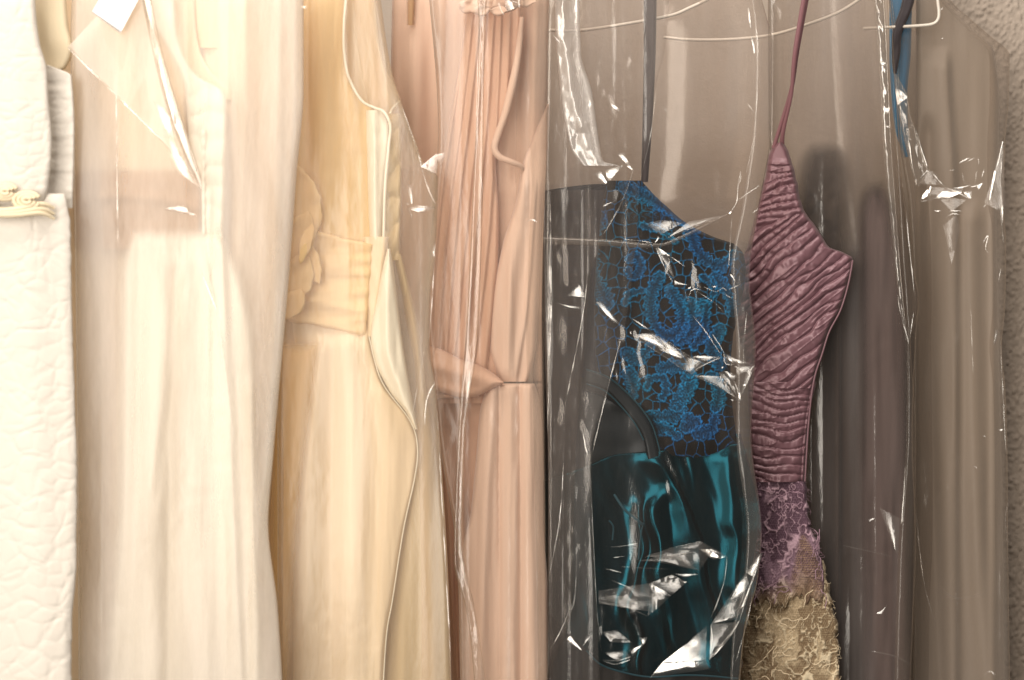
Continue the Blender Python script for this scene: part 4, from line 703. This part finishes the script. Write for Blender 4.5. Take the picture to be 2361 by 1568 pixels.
sheet('front_film', [(1770, T), (1772, 300), (1800, 500), (1850, 800), (1850, BT)], [(2032, T), (2042, 100), (2066, 330), (2090, 480), (2104, 600), (2118, 690), (2112, 780), (2104, 1000), (2112, 1250), (2106, 1400), (2096, BT)], Y7 - .04, film('seam_bag_film', .06, .16, .06, (.60, .55, .53), (.93, .90, .87), patch=.6, attr=1), b7, filmh(63, 12, 4, 1.6, 80, 600), attrs={'milk': lambda X, P: 1 + 1.6 * (1 - sstep(150, 520, P)) + 1.5 * sstep(.2, .8, vn(X / 34, P / 800, 6))}, res=4, roll=(8, 9), back=.09)  # extra milk up top puts pale haze into this film too
sheet('crinkled_seam', [(2010, T), (2020, 60), (2030, 200), (2036, 330), (2046, 440), (2058, 560), (2074, 700), (2088, 784)], [(2034, T), (2044, 60), (2050, 200), (2056, 330), (2064, 440), (2072, 560), (2084, 700), (2092, 784)], Y7 - .055, F['glint'], b7,
      lambda X, P: 2.6 * tn(X / 11, P / 13, 5) + 3 * tn(X / 20, P / 60, 6), res=2.2, roll=(8, 10), back=.004)
sheet('side_fold', [(2040, T), (2062, 300), (2085, 700), (2092, 784), (2090, 1000), (2070, 1300), (2060, BT)], [(2050, T), (2072, 300), (2100, 600), (2120, 700), (2100, 784), (2112, 1000), (2108, 1300), (2100, BT)], Y7 - .048, F['smoke'], b7, filmh(73, 5, 2, 1), res=5, roll=(6, 8), back=0)
facets('crinkle_glint', [([(2036, 250), (2052, 248), (2048, 262), (2040, 260)], Y7 - .06, 1, .6), ([(2036, 288), (2056, 290), (2048, 296), (2040, 292)], Y7 - .06, 1, .5), 
      ([(2085, 1080), (2092, 1070), (2088, 1180), (2078, 1210)], Y7 - .052, .8, .4), ([(2003, 1198), (2018, 1194), (2004, 1204)], Y7 - .052, .9, .5), ([(2020, 1414), (2038, 1405), (2046, 1392), (2034, 1416)], Y7 - .052, .9, .6), ([(2028, 1170), (2075, 1196), (2070, 1280), (2060, 1260)], Y7 - .052, .72, .5)]
      + streak([(2090, 490), (2100, 600), (2110, 690)], 2, Y7 - .056, .9) + streak([(1945, 1258), (2000, 1270), (2060, 1284)], 2, Y7 - .056, .8) + streak([(2010, 1502), (2060, 1512), (2100, 1532)], 3, Y7 - .056, .85) + streak([(2070, 680), (2076, 720), (2094, 784), (2090, 800)], 2.6, Y7 - .058, .95) + streak([(2096, 790), (2107, 720)], 2, Y7 - .058, .9), F['glint'], b7)

# ---- 8 sand dress, blue cloth and the last bag
Y8 = .28
bl = sheet('blue_garment', [(2052, T), (2050, 100), (2054, 200), (2064, 300), (2086, 362)], [(2104, T), (2100, 120), (2092, 220), (2094, 300), (2098, 340), (2100, 362)], Y8 - .02, M['azure'], None, lambda X, P: folds(X, P, [([(2085, 0), (2085, 400)], 12, 12)]), res=4, roll=(10, 16))
bl['label'] = 'narrow strip of bright blue cloth behind the dark strap near the right end'; bl['category'] = 'garment'
d8 = root('sand_dress', 2210, 800, Y8, 'sand coloured taffeta dress filling the last bag beside the stucco wall', 'dress', GD)
sheet('strap', [(2090, T), (2078, 10), (2056, 90), (2056, 140), (2060, 170)], [(2122, T), (2106, 10), (2078, 90), (2076, 120), (2066, 175)], Y8 - .045, M['charcoal'], d8, lambda X, P: 3 * vn(X / 20, P / 30, 1), res=3, roll=(8, 10), back=.006)
sheet('bodice', [(2112, T), (2112, 200), (2108, 400), (2106, 700), (2106, BT)], [(2140, T), (2178, 0), (2235, 62), (2292, 118), (2304, 240), (2298, 480), (2302, 700), (2312, 1200), (2318, BT)], Y8, M['sand'], d8,
      lambda X, P: folds(X, P, [([(2180, 150), (2200, 600), (2200, BT)], 26, 30, 'r'), ([(2240, 500), (2250, 1100), (2280, BT)], 22, 28), ([(2290, 500), (2292, BT)], 10, 10), ([(2140, 300), (2145, 900), (2170, BT)], -16, 16), ([(2120, 500), (2118, 1300)], 14, 12)]) + 3 * vn(X / 24, P / 300, 4), res=4, roll=(14, 26))
b8 = root('garment_bag', 2220, 500, Y8 - .05, 'large shiny bag with a bright gathered knot of film, last before the stucco wall', 'garment bag', GB)
RB8 = [(2162, T), (2192, 0), (2240, 45), (2290, 88), (2320, 112), (2328, 128), (2326, 230), (2318, 330), (2314, 470), (2320, 560), (2318, 700), (2310, 800), (2318, 900), (2323, 1050), (2325, 1300), (2330, BT)]
sheet('front_film', [(2042, T), (2060, 100), (2070, 300), (2095, 480), (2104, 700), (2104, BT)], RB8, Y8 - .035, film('last_bag_film', .04, .16, .17, (.58, .52, .46), (.94, .91, .88), patch=.5), b8, filmh(83, 6, 4, 2.0, 90, 420), res=3.6, roll=(8, 10), back=.06)
Q6 = lambda L: [(2010.5 + .3294 * x, .3294 * y) for x, y in L]
e = Y8 - .07
sheet('gathered_strip', Q6([(150, 505), (162, 640), (190, 810), (230, 1000), (275, 1200), (318, 1312)]), Q6([(170, 520), (250, 665), (272, 790), (322, 950), (385, 1150), (430, 1210)]), e + .01, F['glint'], b8,
      lambda X, P: 3 * tn(X / 15, P / 24, 5) + 1.5 * tn(X / 7, P / 10, 9), res=2.2, roll=(6, 8), mode='arc', back=.004)
facets('foil_crease_glint', [(Q6([(160, 615), (190, 620), (250, 680), (180, 735)]), e, 1, .6), (Q6([(185, 740), (230, 740), (280, 860), (215, 900)]), e, 1, 1.2), (Q6([(205, 900), (262, 930), (300, 1240), (285, 1210)]), e, 1, .8), (Q6([(290, 880), (310, 900), (400, 1180), (370, 1150)]), e, .92, .8),
      (Q6([(330, 1270), (350, 1225), (400, 1180), (370, 1230)]), e, 1, 1), (Q6([(385, 1190), (430, 1200), (515, 1305), (470, 1290)]), e, .97, .8), (Q6([(345, 1400), (355, 1360), (415, 1300), (400, 1365)]), e, 1, .9), (Q6([(440, 1390), (490, 1340), (630, 1345), (550, 1385)]), e, 1, .6),
      (Q6([(500, 1310), (600, 1330), (690, 1395), (600, 1360)]), e, .97, .8), (Q6([(560, 1320), (700, 1295), (650, 1310), (600, 1325)]), e, 1, .6), (Q6([(730, 1300), (775, 1275), (765, 1305), (750, 1330)]), e, 1, .6), (Q6([(640, 1340), (700, 1335), (695, 1395), (660, 1380)]), e, .9, .9),
      (Q6([(290, 1250), (315, 1255), (312, 1310)]), e, 1, .5), (Q6([(905, 990), (922, 990), (875, 1200), (855, 1190)]), e, 1, .35), (Q6([(855, 1195), (878, 1200), (835, 1400), (820, 1400)]), e, 1, .35), (Q6([(540, 1476), (590, 1470), (648, 1478), (560, 1484)]), e, 1, .3), (Q6([(430, 1476), (490, 1474), (460, 1482)]), e, .95, .3),
      (Q6([(905, 1420), (920, 1430), (918, 1555), (908, 1550)]), e, 1, .3), ([(2296, 762), (2302, 758), (2298, 785), (2290, 795)], e, 1, .5)], F['foil'], b8, 12)
s8 = []
for L, w in [(Q6([(340, 1415), (440, 1390), (560, 1340), (620, 1350)]), 3), (Q6([(470, 1290), (520, 1310), (690, 1392)]), 3), (Q6([(690, 1310), (740, 1300), (770, 1280)]), 3), (Q6([(912, 1160), (910, 1400), (914, 1560)]), 2.4), (Q6([(610, 1140), (680, 1105)]), 2.6), (Q6([(650, 1138), (718, 1106)]), 2.6), (Q6([(745, 1100), (748, 1158)]), 2.6), (Q6([(632, 1208), (650, 1290)]), 2.4), (Q6([(545, 1192), (583, 1190)]), 2.4),
      (Q6([(770, 1240), (785, 1185)]), 2.4), (Q6([(720, 1290), (735, 1190)]), 1.6), (Q6([(520, 1525), (560, 1495), (620, 1505)]), 2), (Q6([(780, 1450), (800, 1430)]), 2), (Q6([(820, 1420), (870, 1462)]), 2), (Q6([(475, 75), (500, 50)]), 2), (Q6([(485, 270), (500, 268)]), 3),
      ([(2312, 330), (2306, 460), (2314, 560)], 2), ([(2266, 560), (2280, 540), (2272, 570), (2278, 582)], 2), ([(2308, 620), (2302, 650)], 3), ([(2306, 780), (2312, 900), (2320, 1050)], 2.4), ([(2268, 1003), (2272, 1008)], 4), ([(2304, 992), (2312, 990)], 4), ([(2248, 1076), (2254, 1080)], 3), ([(2112, 1180), (2130, 1340), (2160, 1450)], 1.8), ([(2170, 1360), (2210, 1380), (2260, 1370)], 2), ([(2326, 1150), (2318, 1200), (2324, 1260)], 2), ([(2270, 1558), (2282, 1546), (2294, 1556)], 3), ([(2238, 700), (2244, 860)], 1.6)]:
    s8 += streak(L, w, e - .002, .97, .3)
facets('fine_crease_glint', s8, F['glint'], b8, 4)
facets('flat_crease_glint', [(Q6([(330, 1280), (395, 1190), (480, 1290), (400, 1300)]), e, .8, 1), (Q6([(340, 1412), (410, 1310), (640, 1320), (620, 1350)]), e, .82, 1.2), (Q6([(480, 1400), (560, 1385), (660, 1400), (560, 1480)]), e, .75, .6), (Q6([(500, 1580), (590, 1500), (620, 1600), (560, 1850)]), e, .7, .8),
      (Q6([(790, 1420), (920, 1000), (935, 1450), (900, 1480)]), e, .72, .4)], F['veil'], b8, 12)

# ---- hangers
def hanger(pts, Y, label, r=4.0, extra=()):
    o = tubes_mesh('wire_hanger', [([(x, y, Y) for x, y in p_], r, 80) for p_ in (pts, *extra)], M['wire'], None, 10)
    o['label'] = label; o['category'] = 'hanger'; o['group'] = GH
hanger([(1200, 66), (1272, 70), (1340, 70), (1450, 54), (1545, 36), (1590, 18), (1640, -6), (1700, -40)], Y5 + .045, 'white wire hanger behind the crumpled film above the blue lace dress')
hanger([(1530, 86), (1600, 92), (1700, 90), (1782, 80), (1850, 60), (1930, 30), (1985, -4), (2040, -45)], Y6 + .03, 'white wire hanger crossing behind the mauve dress strap')
hanger([(1990, 66), (2050, 63), (2110, 60), (2148, 56), (2162, 46), (2165, 28), (2162, 0), (2158, -60)], Y8 - .042, 'white wire hanger with a square bent corner behind the dark strap')
